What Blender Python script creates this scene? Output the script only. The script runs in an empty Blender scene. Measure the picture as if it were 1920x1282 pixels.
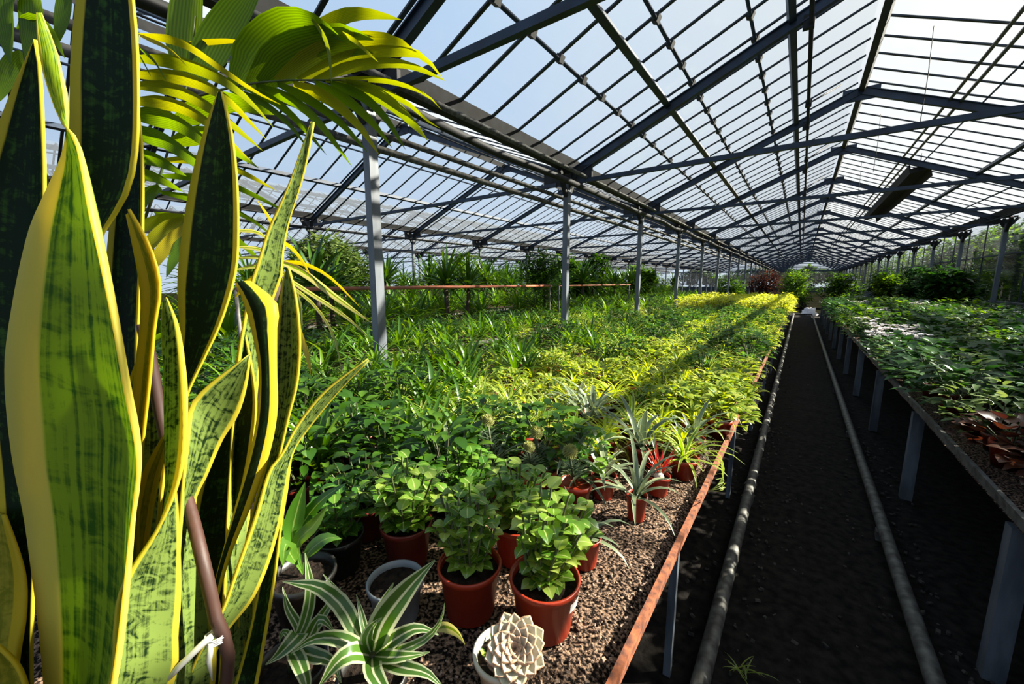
import bpy, math, random
from mathutils import Vector, Matrix, noise

C = bpy.context.scene.collection
sc = bpy.context.scene
rnd = random.Random(7)
PI = math.pi

# ------------------------------------------------------------------ camera
CAM = Vector((0, 0, 1.25))
YAW, PITCH, FPX = 0.63, 0.151, 736.8
cam_data = bpy.data.cameras.new('camera')
cam_data.sensor_width = 36
cam_data.lens = FPX / 1920 * 36
cam_data.clip_start = 0.02
cam_data.clip_end = 400
cam = bpy.data.objects.new('camera', cam_data)
C.objects.link(cam)
cam.location = CAM
cam.rotation_euler = (PI / 2 - PITCH, 0, YAW)
sc.camera = cam

# ------------------------------------------------------------------ sky, sun, exposure
SUN_AZ, SUN_EL = math.radians(49), math.radians(32)      # to the right of the aisle, above the horizon
SUN_DIR = Vector((math.sin(SUN_AZ) * math.cos(SUN_EL), math.cos(SUN_AZ) * math.cos(SUN_EL), math.sin(SUN_EL)))
world = bpy.data.worlds.new('sky')
sc.world = world
world.use_nodes = True
nt = world.node_tree
nt.nodes.clear()
out = nt.nodes.new('ShaderNodeOutputWorld')
bg = nt.nodes.new('ShaderNodeBackground')
bg.inputs['Strength'].default_value = 0.85
tc = nt.nodes.new('ShaderNodeTexCoord')
dot = nt.nodes.new('ShaderNodeVectorMath'); dot.operation = 'DOT_PRODUCT'
dot.inputs[1].default_value = SUN_DIR
ramp = nt.nodes.new('ShaderNodeValToRGB')
e = ramp.color_ramp.elements
e[0].position = 0.30; e[0].color = (0.44, 0.67, 1.0, 1)
e[1].position = 1.0; e[1].color = (1.6, 1.5, 1.35, 1)
m = e.new(0.62); m.color = (0.62, 0.83, 1.12, 1)
m = e.new(0.85); m.color = (0.95, 1.03, 1.10, 1)
mr = nt.nodes.new('ShaderNodeMapRange')
mr.inputs['From Min'].default_value = -1
mr.inputs['From Max'].default_value = 1
sep = nt.nodes.new('ShaderNodeSeparateXYZ')
hz = nt.nodes.new('ShaderNodeMapRange')                  # pale haze towards the horizon
hz.inputs['From Min'].default_value = 0.0; hz.inputs['From Max'].default_value = 0.55
hz.inputs['To Min'].default_value = 1.0; hz.inputs['To Max'].default_value = 0.0
mix = nt.nodes.new('ShaderNodeMix'); mix.data_type = 'RGBA'
mix.inputs[7].default_value = (0.80, 0.88, 0.98, 1)
mul = nt.nodes.new('ShaderNodeMath'); mul.operation = 'MULTIPLY'; mul.inputs[1].default_value = 0.6
L = nt.links.new
L(tc.outputs['Generated'], dot.inputs[0]); L(dot.outputs['Value'], mr.inputs['Value'])
L(mr.outputs[0], ramp.inputs[0]); L(tc.outputs['Generated'], sep.inputs[0])
L(sep.outputs['Z'], hz.inputs['Value']); L(hz.outputs[0], mul.inputs[0])
L(mul.outputs[0], mix.inputs[0]); L(ramp.outputs[0], mix.inputs[6])
L(mix.outputs[2], bg.inputs['Color']); L(bg.outputs[0], out.inputs[0])

sun_data = bpy.data.lights.new('sun', 'SUN')
sun_data.energy = 25.0
sun_data.color = (1.0, 0.92, 0.76)
sun_data.angle = math.radians(0.6)
sun = bpy.data.objects.new('sun', sun_data)
C.objects.link(sun)
sun.rotation_euler = SUN_DIR.to_track_quat('Z', 'Y').to_euler()
sun.location = SUN_DIR * 60

sc.view_settings.view_transform = 'Standard'
sc.view_settings.look = 'None'
sc.view_settings.exposure = 0.0
sc.view_settings.gamma = 1.0
sc.view_settings.use_curve_mapping = False

# ------------------------------------------------------------------ helpers
_cy, _sy = math.cos(YAW), math.sin(YAW)
FWD = Vector((-_sy * math.cos(PITCH), _cy * math.cos(PITCH), -math.sin(PITCH)))
RGT = Vector((_cy, _sy, 0))
UPV = RGT.cross(FWD)

def at(px, py, d):
    """The point of the place seen at that spot of the photograph, d metres into it."""
    return CAM + (RGT * ((px - 960) / FPX) - UPV * ((py - 641) / FPX) + FWD) * d

def on_z(px, py, z):
    v = RGT * ((px - 960) / FPX) - UPV * ((py - 641) / FPX) + FWD
    return CAM + v * ((z - CAM.z) / v.z)

def lin(r, g, b):
    def f(c):
        c /= 255
        return c / 12.92 if c <= 0.04045 else ((c + 0.055) / 1.055) ** 2.4
    return (f(r), f(g), f(b), 1)

class MB:
    """Collects faces for one mesh object."""
    def __init__(s):
        s.v = []; s.f = []; s.uv = []; s.r = []; s.m = []; s.sm = []
    def face(s, idx, uvs=None, r=0.5, m=0, smooth=True):
        s.f.append(idx)
        s.uv.extend(uvs if uvs else [(0.5, 0.5)] * len(idx))
        s.r.extend([(r, 0)] * len(idx))
        s.m.append(m); s.sm.append(smooth)
    def box(s, c, size, rot=None, m=0, r=0.5):
        c = Vector(c); hx, hy, hz = (k / 2 for k in size)
        b = len(s.v)
        for x in (-hx, hx):
            for y in (-hy, hy):
                for z in (-hz, hz):
                    p = Vector((x, y, z))
                    if rot is not None: p = rot @ p
                    s.v.append(c + p)
        for q in ((0, 1, 3, 2), (4, 6, 7, 5), (0, 4, 5, 1), (2, 3, 7, 6), (0, 2, 6, 4), (1, 5, 7, 3)):
            s.face([b + k for k in q], None, r, m, False)
    def bar(s, a, b, w, h, up=(0, 0, 1), m=0):
        a = Vector(a); b = Vector(b); d = b - a
        y = d.normalized(); x = y.cross(Vector(up)).normalized(); z = x.cross(y)
        rot = Matrix((x, y, z)).transposed()
        s.box((a + b) / 2, (w, d.length, h), rot, m)
    def tube(s, pts, rad, n=8, m=0, cap=True):
        pts = [Vector(p) for p in pts]
        rads = rad if isinstance(rad, (list, tuple)) else [rad] * len(pts)
        b0 = len(s.v); ref = None
        for i, p in enumerate(pts):
            t = (pts[min(i + 1, len(pts) - 1)] - pts[max(i - 1, 0)]).normalized()
            if ref is None:
                ref = Vector((0, 0, 1)) if abs(t.z) < 0.9 else Vector((1, 0, 0))
            x = (ref - t * ref.dot(t)).normalized(); y = t.cross(x); ref = x
            for k in range(n):
                a = 2 * PI * k / n
                s.v.append(p + (x * math.cos(a) + y * math.sin(a)) * rads[i])
        for i in range(len(pts) - 1):
            for k in range(n):
                k2 = (k + 1) % n
                s.face([b0 + i * n + k, b0 + i * n + k2, b0 + (i + 1) * n + k2, b0 + (i + 1) * n + k],
                       [(k / n, i), ((k + 1) / n, i), ((k + 1) / n, i + 1), (k / n, i + 1)], 0.5, m)
        if cap:
            s.face([b0 + k for k in range(n)][::-1], None, 0.5, m, False)
            e0 = b0 + (len(pts) - 1) * n
            s.face([e0 + k for k in range(n)], None, 0.5, m, False)
    def lathe(s, prof, n=20, c=(0, 0, 0), m=0):
        c = Vector(c); b0 = len(s.v)
        for (r, z) in prof:
            for k in range(n):
                a = 2 * PI * k / n
                s.v.append(c + Vector((r * math.cos(a), r * math.sin(a), z)))
        for i in range(len(prof) - 1):
            for k in range(n):
                k2 = (k + 1) % n
                s.face([b0 + i * n + k, b0 + i * n + k2, b0 + (i + 1) * n + k2, b0 + (i + 1) * n + k], None, 0.5, m)
    def strip(s, pts, wid, up, fold=0.25, r=0.5, m=0, u_n=2, sides=None):
        """A leaf blade: centre line, widths, a facing hint; folded along the midrib."""
        pts = [Vector(p) for p in pts]; n = len(pts); b0 = len(s.v); L0 = 0
        vs = [0]
        for i in range(1, n):
            L0 += (pts[i] - pts[i - 1]).length; vs.append(L0)
        up = Vector(up)
        for i in range(n):
            t = (pts[min(i + 1, n - 1)] - pts[max(i - 1, 0)])
            if t.length < 1e-9: t = Vector((0, 0, 1))
            t.normalize()
            sd = sides[i] if sides else t.cross(up)
            if sd.length < 1e-6: sd = t.cross(Vector((1, 0.3, 0)))
            sd = sd.normalized(); nr = sd.cross(t)
            for k in range(u_n + 1):
                u = k / u_n * 2 - 1
                s.v.append(pts[i] + sd * (u * wid[i] / 2) + nr * (abs(u) * fold * wid[i] / 2))
        w = u_n + 1
        for i in range(n - 1):
            for k in range(u_n):
                s.face([b0 + i * w + k, b0 + i * w + k + 1, b0 + (i + 1) * w + k + 1, b0 + (i + 1) * w + k],
                       [(k / u_n, vs[i]), ((k + 1) / u_n, vs[i]), ((k + 1) / u_n, vs[i + 1]), (k / u_n, vs[i + 1])], r, m)
    def mesh(s, name, mats):
        me = bpy.data.meshes.new(name)
        me.from_pydata([tuple(v) for v in s.v], [], s.f)
        u = me.uv_layers.new(name='UVMap')
        u.data.foreach_set('uv', [c for p in s.uv for c in p])
        u2 = me.uv_layers.new(name='Tint')
        u2.data.foreach_set('uv', [c for p in s.r for c in p])
        for mt in (mats if isinstance(mats, (list, tuple)) else [mats]): me.materials.append(mt)
        me.polygons.foreach_set('material_index', s.m)
        me.polygons.foreach_set('use_smooth', s.sm)
        me.update()
        return me
    def build(s, name, mats, parent=None, loc=None):
        o = bpy.data.objects.new(name, s.mesh(name, mats))
        C.objects.link(o)
        if loc is not None: o.location = loc
        if parent: o.parent = parent
        return o

def tag(o, label=None, cat=None, group=None, kind=None):
    if label: o['label'] = label
    if cat: o['category'] = cat
    if group: o['group'] = group
    if kind: o['kind'] = kind
    return o

def thing(name, loc, label, cat, group=None, rz=0):
    o = bpy.data.objects.new(name, None)
    C.objects.link(o)
    o.empty_display_size = 0.05
    o.location = loc; o.rotation_euler = (0, 0, rz)
    return tag(o, label, cat, group)

def share(name, mesh, parent=None, loc=(0, 0, 0), rz=0, scale=1.0):
    o = bpy.data.objects.new(name, mesh)
    C.objects.link(o)
    o.location = loc; o.rotation_euler = (0, 0, rz); o.scale = (scale,) * 3
    if parent: o.parent = parent
    return o

ORD = ['zeroth', 'first', 'second', 'third', 'fourth', 'fifth', 'sixth', 'seventh', 'eighth', 'ninth', 'tenth', 'eleventh', 'twelfth',
       'thirteenth', 'fourteenth', 'fifteenth', 'sixteenth', 'seventeenth', 'eighteenth', 'nineteenth', 'twentieth', 'twenty-first', 'twenty-second', 'twenty-third', 'twenty-fourth']
NUM = ['zero', 'one', 'two', 'three', 'four', 'five', 'six', 'seven', 'eight', 'nine', 'ten', 'eleven', 'twelve', 'thirteen', 'fourteen', 'fifteen', 'sixteen', 'seventeen',
       'eighteen', 'nineteen', 'twenty', 'twenty-one', 'twenty-two', 'twenty-three', 'twenty-four', 'twenty-five', 'twenty-six', 'twenty-seven', 'twenty-eight', 'twenty-nine', 'thirty']

# ------------------------------------------------------------------ materials
def new_mat(name):
    mt = bpy.data.materials.new(name); mt.use_nodes = True
    n = mt.node_tree; n.nodes.clear()
    o = n.nodes.new('ShaderNodeOutputMaterial')
    return mt, n, o

def solid(name, c1, c2=None, rough=0.6, metal=0.0, scale=20.0, bump=0.0, spec=0.5, detail=4.0, contrast=(0.35, 0.65), stretch=None):
    mt, n, o = new_mat(name)
    p = n.nodes.new('ShaderNodeBsdfPrincipled')
    p.inputs['Roughness'].default_value = rough
    p.inputs['Metallic'].default_value = metal
    p.inputs['Specular IOR Level'].default_value = spec
    p.inputs['Base Color'].default_value = c1
    n.links.new(p.outputs[0], o.inputs[0])
    if c2 is not None or bump:
        t = n.nodes.new('ShaderNodeTexCoord')
        nz = n.nodes.new('ShaderNodeTexNoise')
        nz.inputs['Scale'].default_value = scale; nz.inputs['Detail'].default_value = detail
        src = t.outputs['Object']
        if stretch:
            mp = n.nodes.new('ShaderNodeMapping'); mp.inputs['Scale'].default_value = stretch
            n.links.new(src, mp.inputs[0]); src = mp.outputs[0]
        n.links.new(src, nz.inputs['Vector'])
        if c2 is not None:
            r = n.nodes.new('ShaderNodeValToRGB')
            r.color_ramp.elements[0].position = contrast[0]; r.color_ramp.elements[0].color = c1
            r.color_ramp.elements[1].position = contrast[1]; r.color_ramp.elements[1].color = c2
            n.links.new(nz.outputs['Fac'], r.inputs[0]); n.links.new(r.outputs[0], p.inputs['Base Color'])
        if bump:
            b = n.nodes.new('ShaderNodeBump'); b.inputs['Strength'].default_value = bump; b.inputs['Distance'].default_value = 0.01
            n.links.new(nz.outputs['Fac'], b.inputs['Height']); n.links.new(b.outputs[0], p.inputs['Normal'])
    return mt

def leaf_shader(n, o, colour, trans, gloss, rough):
    """Thin leaf: reflects, lets light through, a waxy shine on top."""
    d = n.nodes.new('ShaderNodeBsdfDiffuse'); t = n.nodes.new('ShaderNodeBsdfTranslucent')
    g = n.nodes.new('ShaderNodeBsdfGlossy'); g.inputs['Roughness'].default_value = rough
    g.inputs['Color'].default_value = (0.9, 0.95, 1, 1)
    m1 = n.nodes.new('ShaderNodeMixShader'); m1.inputs[0].default_value = trans
    m2 = n.nodes.new('ShaderNodeMixShader')
    lw = n.nodes.new('ShaderNodeLayerWeight'); lw.inputs['Blend'].default_value = 0.25
    mm = n.nodes.new('ShaderNodeMath'); mm.operation = 'MULTIPLY_ADD'
    mm.inputs[1].default_value = gloss * 0.9; mm.inputs[2].default_value = gloss * 0.25
    n.links.new(lw.outputs['Fresnel'], mm.inputs[0]); n.links.new(mm.outputs[0], m2.inputs[0])
    hs = n.nodes.new('ShaderNodeHueSaturation')          # light that comes through is yellower and stronger in colour
    hs.inputs['Hue'].default_value = 0.485; hs.inputs['Saturation'].default_value = 1.15; hs.inputs['Value'].default_value = 1.6
    dk = n.nodes.new('ShaderNodeMix'); dk.data_type = 'RGBA'; dk.blend_type = 'MULTIPLY'
    dk.inputs[0].default_value = 1.0; dk.inputs[7].default_value = (0.60, 0.60, 0.50, 1)
    n.links.new(colour, dk.inputs[6]); colour = dk.outputs[2]
    n.links.new(colour, d.inputs['Color']); n.links.new(colour, hs.inputs['Color']); n.links.new(hs.outputs[0], t.inputs['Color'])
    n.links.new(d.outputs[0], m1.inputs[1]); n.links.new(t.outputs[0], m1.inputs[2])
    n.links.new(m1.outputs[0], m2.inputs[1]); n.links.new(g.outputs[0], m2.inputs[2])
    n.links.new(m2.outputs[0], o.inputs[0])

def leaf(name, cols, trans=0.4, gloss=0.10, rough=0.35, edge=None, edge_w=0.0, mid=None, mid_w=0.0, veins=0.0, soft=0.03):
    """Leaf colour from each leaf's own tint; edge / mid = pale margin or midrib across the blade."""
    mt, n, o = new_mat(name)
    uv2 = n.nodes.new('ShaderNodeUVMap'); uv2.uv_map = 'Tint'
    s2 = n.nodes.new('ShaderNodeSeparateXYZ'); n.links.new(uv2.outputs[0], s2.inputs[0])
    oi = n.nodes.new('ShaderNodeObjectInfo')
    ad = n.nodes.new('ShaderNodeMath'); ad.operation = 'MULTIPLY_ADD'
    ad.inputs[1].default_value = 0.75
    om = n.nodes.new('ShaderNodeMath'); om.operation = 'MULTIPLY'; om.inputs[1].default_value = 0.25
    n.links.new(oi.outputs['Random'], om.inputs[0]); n.links.new(s2.outputs['X'], ad.inputs[0]); n.links.new(om.outputs[0], ad.inputs[2])
    r = n.nodes.new('ShaderNodeValToRGB')
    els = r.color_ramp.elements
    els[0].position = 0; els[0].color = cols[0]; els[1].position = 1; els[1].color = cols[-1]
    for i in range(1, len(cols) - 1):
        x = els.new(i / (len(cols) - 1)); x.color = cols[i]
    n.links.new(ad.outputs[0], r.inputs[0])
    col = r.outputs[0]
    if edge or mid:
        uv = n.nodes.new('ShaderNodeUVMap'); uv.uv_map = 'UVMap'
        s1 = n.nodes.new('ShaderNodeSeparateXYZ'); n.links.new(uv.outputs[0], s1.inputs[0])
        a = n.nodes.new('ShaderNodeMath'); a.operation = 'SUBTRACT'; a.inputs[1].default_value = 0.5
        b = n.nodes.new('ShaderNodeMath'); b.operation = 'ABSOLUTE'
        n.links.new(s1.outputs['X'], a.inputs[0]); n.links.new(a.outputs[0], b.inputs[0])
        for c, lo, hi in ([(edge, 0.5 - edge_w, 0.5 - edge_w + soft)] if edge else []) + ([(mid, mid_w, max(0, mid_w - soft))] if mid else []):
            q = n.nodes.new('ShaderNodeMapRange'); q.inputs['From Min'].default_value = lo; q.inputs['From Max'].default_value = hi
            n.links.new(b.outputs[0], q.inputs['Value'])
            x = n.nodes.new('ShaderNodeMix'); x.data_type = 'RGBA'
            x.inputs[7].default_value = c
            n.links.new(q.outputs[0], x.inputs[0]); n.links.new(col, x.inputs[6]); col = x.outputs[2]
    if veins:                                            # fine lengthwise ribs
        uv = n.nodes.new('ShaderNodeUVMap'); uv.uv_map = 'UVMap'
        sx = n.nodes.new('ShaderNodeSeparateXYZ'); n.links.new(uv.outputs[0], sx.inputs[0])
        m1 = n.nodes.new('ShaderNodeMath'); m1.operation = 'MULTIPLY'; m1.inputs[1].default_value = 70
        m2 = n.nodes.new('ShaderNodeMath'); m2.operation = 'SINE'
        m3 = n.nodes.new('ShaderNodeMath'); m3.operation = 'MULTIPLY_ADD'; m3.inputs[1].default_value = veins; m3.inputs[2].default_value = 1.0 - veins * .5
        n.links.new(sx.outputs['X'], m1.inputs[0]); n.links.new(m1.outputs[0], m2.inputs[0]); n.links.new(m2.outputs[0], m3.inputs[0])
        vm = n.nodes.new('ShaderNodeVectorMath'); vm.operation = 'SCALE'
        n.links.new(col, vm.inputs[0]); n.links.new(m3.outputs[0], vm.inputs['Scale']); col = vm.outputs[0]
    leaf_shader(n, o, col, trans, gloss, rough)
    return mt

def snake_mat(name, dark, light, margin, mw, band=16.0, trans=0.35, pale=0.5, blotch=(14.0, 7.0), wb=0.6):
    """Sword leaf: dark green with ragged pale cross bands and a yellow margin."""
    mt, n, o = new_mat(name)
    uv = n.nodes.new('ShaderNodeUVMap'); uv.uv_map = 'UVMap'
    mp = n.nodes.new('ShaderNodeMapping'); mp.inputs['Scale'].default_value = (3.0, band * 6.0, 1)
    n.links.new(uv.outputs[0], mp.inputs[0])
    nz = n.nodes.new('ShaderNodeTexNoise'); nz.inputs['Scale'].default_value = 1.0; nz.inputs['Detail'].default_value = 5.0
    nz.inputs['Roughness'].default_value = 0.6; nz.inputs['Distortion'].default_value = 1.2
    n.links.new(mp.outputs[0], nz.inputs['Vector'])
    mp2 = n.nodes.new('ShaderNodeMapping'); mp2.inputs['Scale'].default_value = (blotch[0], blotch[1], 1)
    n.links.new(uv.outputs[0], mp2.inputs[0])
    nz2 = n.nodes.new('ShaderNodeTexNoise'); nz2.inputs['Scale'].default_value = 1.0; nz2.inputs['Detail'].default_value = 3.0
    n.links.new(mp2.outputs[0], nz2.inputs['Vector'])
    av = n.nodes.new('ShaderNodeMath'); av.operation = 'MULTIPLY_ADD'; av.inputs[1].default_value = 1 - wb
    sb = n.nodes.new('ShaderNodeMath'); sb.operation = 'MULTIPLY'; sb.inputs[1].default_value = wb
    n.links.new(nz.outputs['Fac'], sb.inputs[0]); n.links.new(nz2.outputs['Fac'], av.inputs[0]); n.links.new(sb.outputs[0], av.inputs[2])
    r = n.nodes.new('ShaderNodeValToRGB')
    r.color_ramp.elements[0].position = 0.60 - 0.25 * pale; r.color_ramp.elements[0].color = dark
    r.color_ramp.elements[1].position = 0.72 - 0.25 * pale; r.color_ramp.elements[1].color = light
    n.links.new(av.outputs[0], r.inputs[0])
    s1 = n.nodes.new('ShaderNodeSeparateXYZ'); n.links.new(uv.outputs[0], s1.inputs[0])
    a = n.nodes.new('ShaderNodeMath'); a.operation = 'SUBTRACT'; a.inputs[1].default_value = 0.5
    b = n.nodes.new('ShaderNodeMath'); b.operation = 'ABSOLUTE'
    n.links.new(s1.outputs['X'], a.inputs[0]); n.links.new(a.outputs[0], b.inputs[0])
    wob = n.nodes.new('ShaderNodeMath'); wob.operation = 'MULTIPLY_ADD'; wob.inputs[1].default_value = 0.05
    n.links.new(nz2.outputs['Fac'], wob.inputs[0]); n.links.new(b.outputs[0], wob.inputs[2])
    q = n.nodes.new('ShaderNodeMapRange'); q.inputs['From Min'].default_value = 0.525 - mw; q.inputs['From Max'].default_value = 0.545 - mw
    n.links.new(wob.outputs[0], q.inputs['Value'])
    x = n.nodes.new('ShaderNodeMix'); x.data_type = 'RGBA'; x.inputs[7].default_value = margin
    n.links.new(q.outputs[0], x.inputs[0]); n.links.new(r.outputs[0], x.inputs[6])
    leaf_shader(n, o, x.outputs[2], trans, 0.035, 0.5)
    return mt

M = {}
M['steel'] = solid('painted_steel', lin(34, 50, 72), lin(22, 31, 46), 0.55, 0.1, 6)
M['steel_dark'] = solid('grimy_steel', lin(30, 31, 34), lin(14, 14, 15), 0.75, 0.1, 9)
M['zinc'] = solid('galvanised_steel', lin(112, 118, 126), lin(66, 72, 80), 0.5, 0.3, 14, stretch=(1, 1, 0.2))
M['zinc_post'] = solid('pale_galvanised_post', lin(104, 109, 117), lin(72, 78, 86), 0.5, 0.1, 10, stretch=(1, 1, 0.15))
M['zinc_dull'] = solid('weathered_pipe', lin(98, 97, 92), lin(52, 49, 45), 0.6, 0.2, 25)
M['rust'] = solid('rusted_edge', lin(150, 84, 48), lin(74, 40, 27), 0.85, 0.0, 45, 0.3)
M['rust_pipe'] = solid('rusty_pipe', lin(170, 96, 64), lin(120, 84, 70), 0.75, 0.1, 6)
M['bar'] = solid('glazing_bar', lin(40, 50, 64), lin(26, 32, 42), 0.6, 0.1, 8)
M['soil'] = solid('aisle_soil', lin(36, 32, 29), lin(13, 12, 11), 0.95, 0, 26, 1.0, 0.1, 10)
M['grit'] = solid('bench_sand', lin(20, 15, 12), lin(150, 122, 101), 0.95, 0, 150, 0.9, 0.1, 8, (0.45, 0.66))
M['pot_soil'] = solid('potting_soil', lin(16, 12, 10), lin(40, 31, 25), 0.95, 0, 90, 0.8, 0.1)
M['terra'] = solid('terracotta_plastic', lin(146, 46, 22), lin(126, 37, 20), 0.4, 0, 9, 0.0, 0.4)
M['terra_dark'] = solid('brown_red_plastic', lin(104, 32, 22), lin(86, 26, 20), 0.4, 0, 9)
M['black_pot'] = solid('black_plastic', lin(34, 33, 32), lin(24, 23, 22), 0.4)
M['white_pot'] = solid('white_plastic', lin(190, 184, 166), lin(165, 158, 140), 0.4, 0, 12)
M['grey_pot'] = solid('grey_plastic', lin(120, 126, 132), lin(100, 106, 112), 0.4, 0, 12)
M['board'] = solid('bench_board', lin(34, 30, 27), lin(20, 18, 16), 0.9, 0, 12)
M['cane'] = solid('brown_cane', lin(70, 40, 30), lin(44, 25, 20), 0.6, 0, 30, 0.2, stretch=(1, 1, 0.1))
M['wire'] = solid('silver_wire', lin(215, 215, 212), None, 0.35, 0.3)
M['bark'] = solid('tree_bark', lin(84, 70, 56), lin(50, 42, 34), 0.9, 0, 14, 0.6)
M['plastic_label'] = solid('white_label', lin(238, 236, 230), None, 0.5)
M['duct'] = solid('dark_trough', lin(20, 20, 21), lin(12, 12, 13), 0.85, 0.0, 5)
M['white'] = solid('white_petal', lin(245, 240, 236), lin(225, 214, 216), 0.6, 0, 30)

def glass_mat(name, lo, hi, slant):
    mt, n, o = new_mat(name)
    t = n.nodes.new('ShaderNodeBsdfTransparent'); t.inputs['Color'].default_value = (0.95, 0.98, 0.99, 1)
    g = n.nodes.new('ShaderNodeBsdfGlossy'); g.inputs['Roughness'].default_value = 0.08
    d = n.nodes.new('ShaderNodeBsdfDiffuse'); d.inputs['Color'].default_value = (0.62, 0.62, 0.60, 1)
    tr = n.nodes.new('ShaderNodeBsdfTranslucent'); tr.inputs['Color'].default_value = (0.66, 0.68, 0.70, 1)
    tcn = n.nodes.new('ShaderNodeTexCoord'); nz = n.nodes.new('ShaderNodeTexNoise')
    nz.inputs['Scale'].default_value = 1.3; nz.inputs['Detail'].default_value = 6
    n.links.new(tcn.outputs['Object'], nz.inputs['Vector'])
    dirt = n.nodes.new('ShaderNodeMapRange'); dirt.inputs['From Min'].default_value = 0.4; dirt.inputs['From Max'].default_value = 0.75
    dirt.inputs['To Min'].default_value = lo; dirt.inputs['To Max'].default_value = hi
    n.links.new(nz.outputs['Fac'], dirt.inputs['Value'])
    # grime shows more where the pane is seen at a slant
    lw0 = n.nodes.new('ShaderNodeLayerWeight'); lw0.inputs['Blend'].default_value = 0.5
    p0 = n.nodes.new('ShaderNodeMath'); p0.operation = 'POWER'; p0.inputs[1].default_value = 4.0
    q0 = n.nodes.new('ShaderNodeMath'); q0.operation = 'MULTIPLY_ADD'; q0.inputs[1].default_value = slant
    n.links.new(lw0.outputs['Facing'], p0.inputs[0]); n.links.new(p0.outputs[0], q0.inputs[0]); n.links.new(dirt.outputs[0], q0.inputs[2])
    dirt = q0
    m0 = n.nodes.new('ShaderNodeMixShader'); m0.inputs[0].default_value = 0.7
    n.links.new(d.outputs[0], m0.inputs[1]); n.links.new(tr.outputs[0], m0.inputs[2])
    m1 = n.nodes.new('ShaderNodeMixShader'); n.links.new(dirt.outputs[0], m1.inputs[0])
    n.links.new(t.outputs[0], m1.inputs[1]); n.links.new(m0.outputs[0], m1.inputs[2])
    lw = n.nodes.new('ShaderNodeLayerWeight'); lw.inputs['Blend'].default_value = 0.5
    pw = n.nodes.new('ShaderNodeMath'); pw.operation = 'POWER'; pw.inputs[1].default_value = 5.0
    fr = n.nodes.new('ShaderNodeMath'); fr.operation = 'MULTIPLY_ADD'; fr.inputs[1].default_value = 0.40; fr.inputs[2].default_value = 0.05
    n.links.new(lw.outputs['Facing'], pw.inputs[0]); n.links.new(pw.outputs[0], fr.inputs[0])
    m2 = n.nodes.new('ShaderNodeMixShader'); n.links.new(fr.outputs[0], m2.inputs[0])
    n.links.new(m1.outputs[0], m2.inputs[1]); n.links.new(g.outputs[0], m2.inputs[2])
    n.links.new(m2.outputs[0], o.inputs[0])
    return mt
M['glass'] = glass_mat('roof_glass', 0.02, 0.055, 0.42)
M['wall_glass'] = glass_mat('wall_glass', 0.008, 0.03, 0.02)
# ------------------------------------------------------------------ the greenhouse
BAY, Y0, NB = 3.06, 1.886, 20
EAVE, RIDGE = 2.70, 4.007
YA, YB = -1.174, Y0 + BAY * NB                          # the built length of the house
TY = [Y0 + BAY * k for k in range(NB + 1)]               # truss lines; the first stands beside the camera
SPANS = [(-2.57, 3.48, 'main'), (-9.39, -2.79, 'next'), (-16.21, -9.61, 'third'), (-23.03, -16.43, 'fourth')]
POST_X = [-2.68, -9.50, -16.32]

g = MB()
g.face([0, 1, 2, 3], None, 0.5, 0, False)
g.v = [Vector(p) for p in ((-60, -8, 0), (40, -8, 0), (40, 110, 0), (-60, 110, 0))]
tag(g.build('ground', solid('outside_ground', lin(30, 30, 22), lin(20, 20, 15), 0.95, 0, 2, 0.3, 0.0)), 'dark bare ground outside and below the benches', kind='structure').location.z = -0.03
g = MB()                                                 # aisle floor: uneven trodden soil
nx, ny = 26, 240
for j in range(ny + 1):
    y = -1.2 + (20.0 + 1.2) * (j / ny) ** 1.4
    for i in range(nx + 1):
        x = -0.75 + 1.95 * i / nx
        h = 0.012 * noise.noise(Vector((x * 7, y * 7, 0))) + 0.008 * noise.noise(Vector((x * 23, y * 23, 3)))
        h += 0.012 * math.exp(-((x - 0.15) / 0.16) ** 2) - 0.004
        g.v.append(Vector((x, y, h)))
for j in range(ny):
    for i in range(nx):
        a = j * (nx + 1) + i
        g.face([a, a + 1, a + nx + 2, a + nx + 1])
tag(g.build('floor', M['soil']), 'dark trodden soil floor of the aisle between the benches', kind='structure')
cl = MB()                                                # crumbs and clods along the aisle
for i in range(900):
    y = rnd.uniform(0.3, 4.0) if i < 700 else rnd.uniform(4, 12)
    x = rnd.choice([rnd.gauss(0.48, 0.06), rnd.gauss(-0.08, 0.08), rnd.uniform(-0.3, 0.6)])
    s_ = rnd.uniform(0.004, 0.013)
    if min(abs(x + 0.14), abs(x - 0.43)) < 0.045: continue
    rot = Matrix.Rotation(rnd.uniform(0, 3), 3, 'Z') @ Matrix.Rotation(rnd.uniform(0, 3), 3, 'X')
    cl.box((x, y, s_ * 0.4), (s_ * rnd.uniform(.8, 2), s_, s_ * .8), rot)
tag(cl.build('soil_crumbs', solid('soil_crumb', lin(70, 62, 54), lin(26, 22, 19), 0.95, 0, 40)), 'crumbs of soil and gravel scattered along the aisle floor', 'soil', None, 'stuff')

def slope_pt(sp, side, t, off=0.0):
    """side -1: from the eave at low x up to the ridge (t 0 to 1); side 1: from the ridge down to the other eave."""
    xl, xr = sp[0], sp[1]; xm = (xl + xr) / 2
    if side < 0: x, z = xl + (xm - xl) * t, EAVE + (RIDGE - EAVE) * t
    else: x, z = xm + (xr - xm) * t, RIDGE + (EAVE - RIDGE) * t
    ux, uz = (xm - xl), (RIDGE - EAVE); l = math.hypot(ux, uz)
    nx_, nz_ = (-uz / l, ux / l) if side < 0 else (uz / l, ux / l)
    return x + nx_ * off, z + nz_ * off

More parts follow.
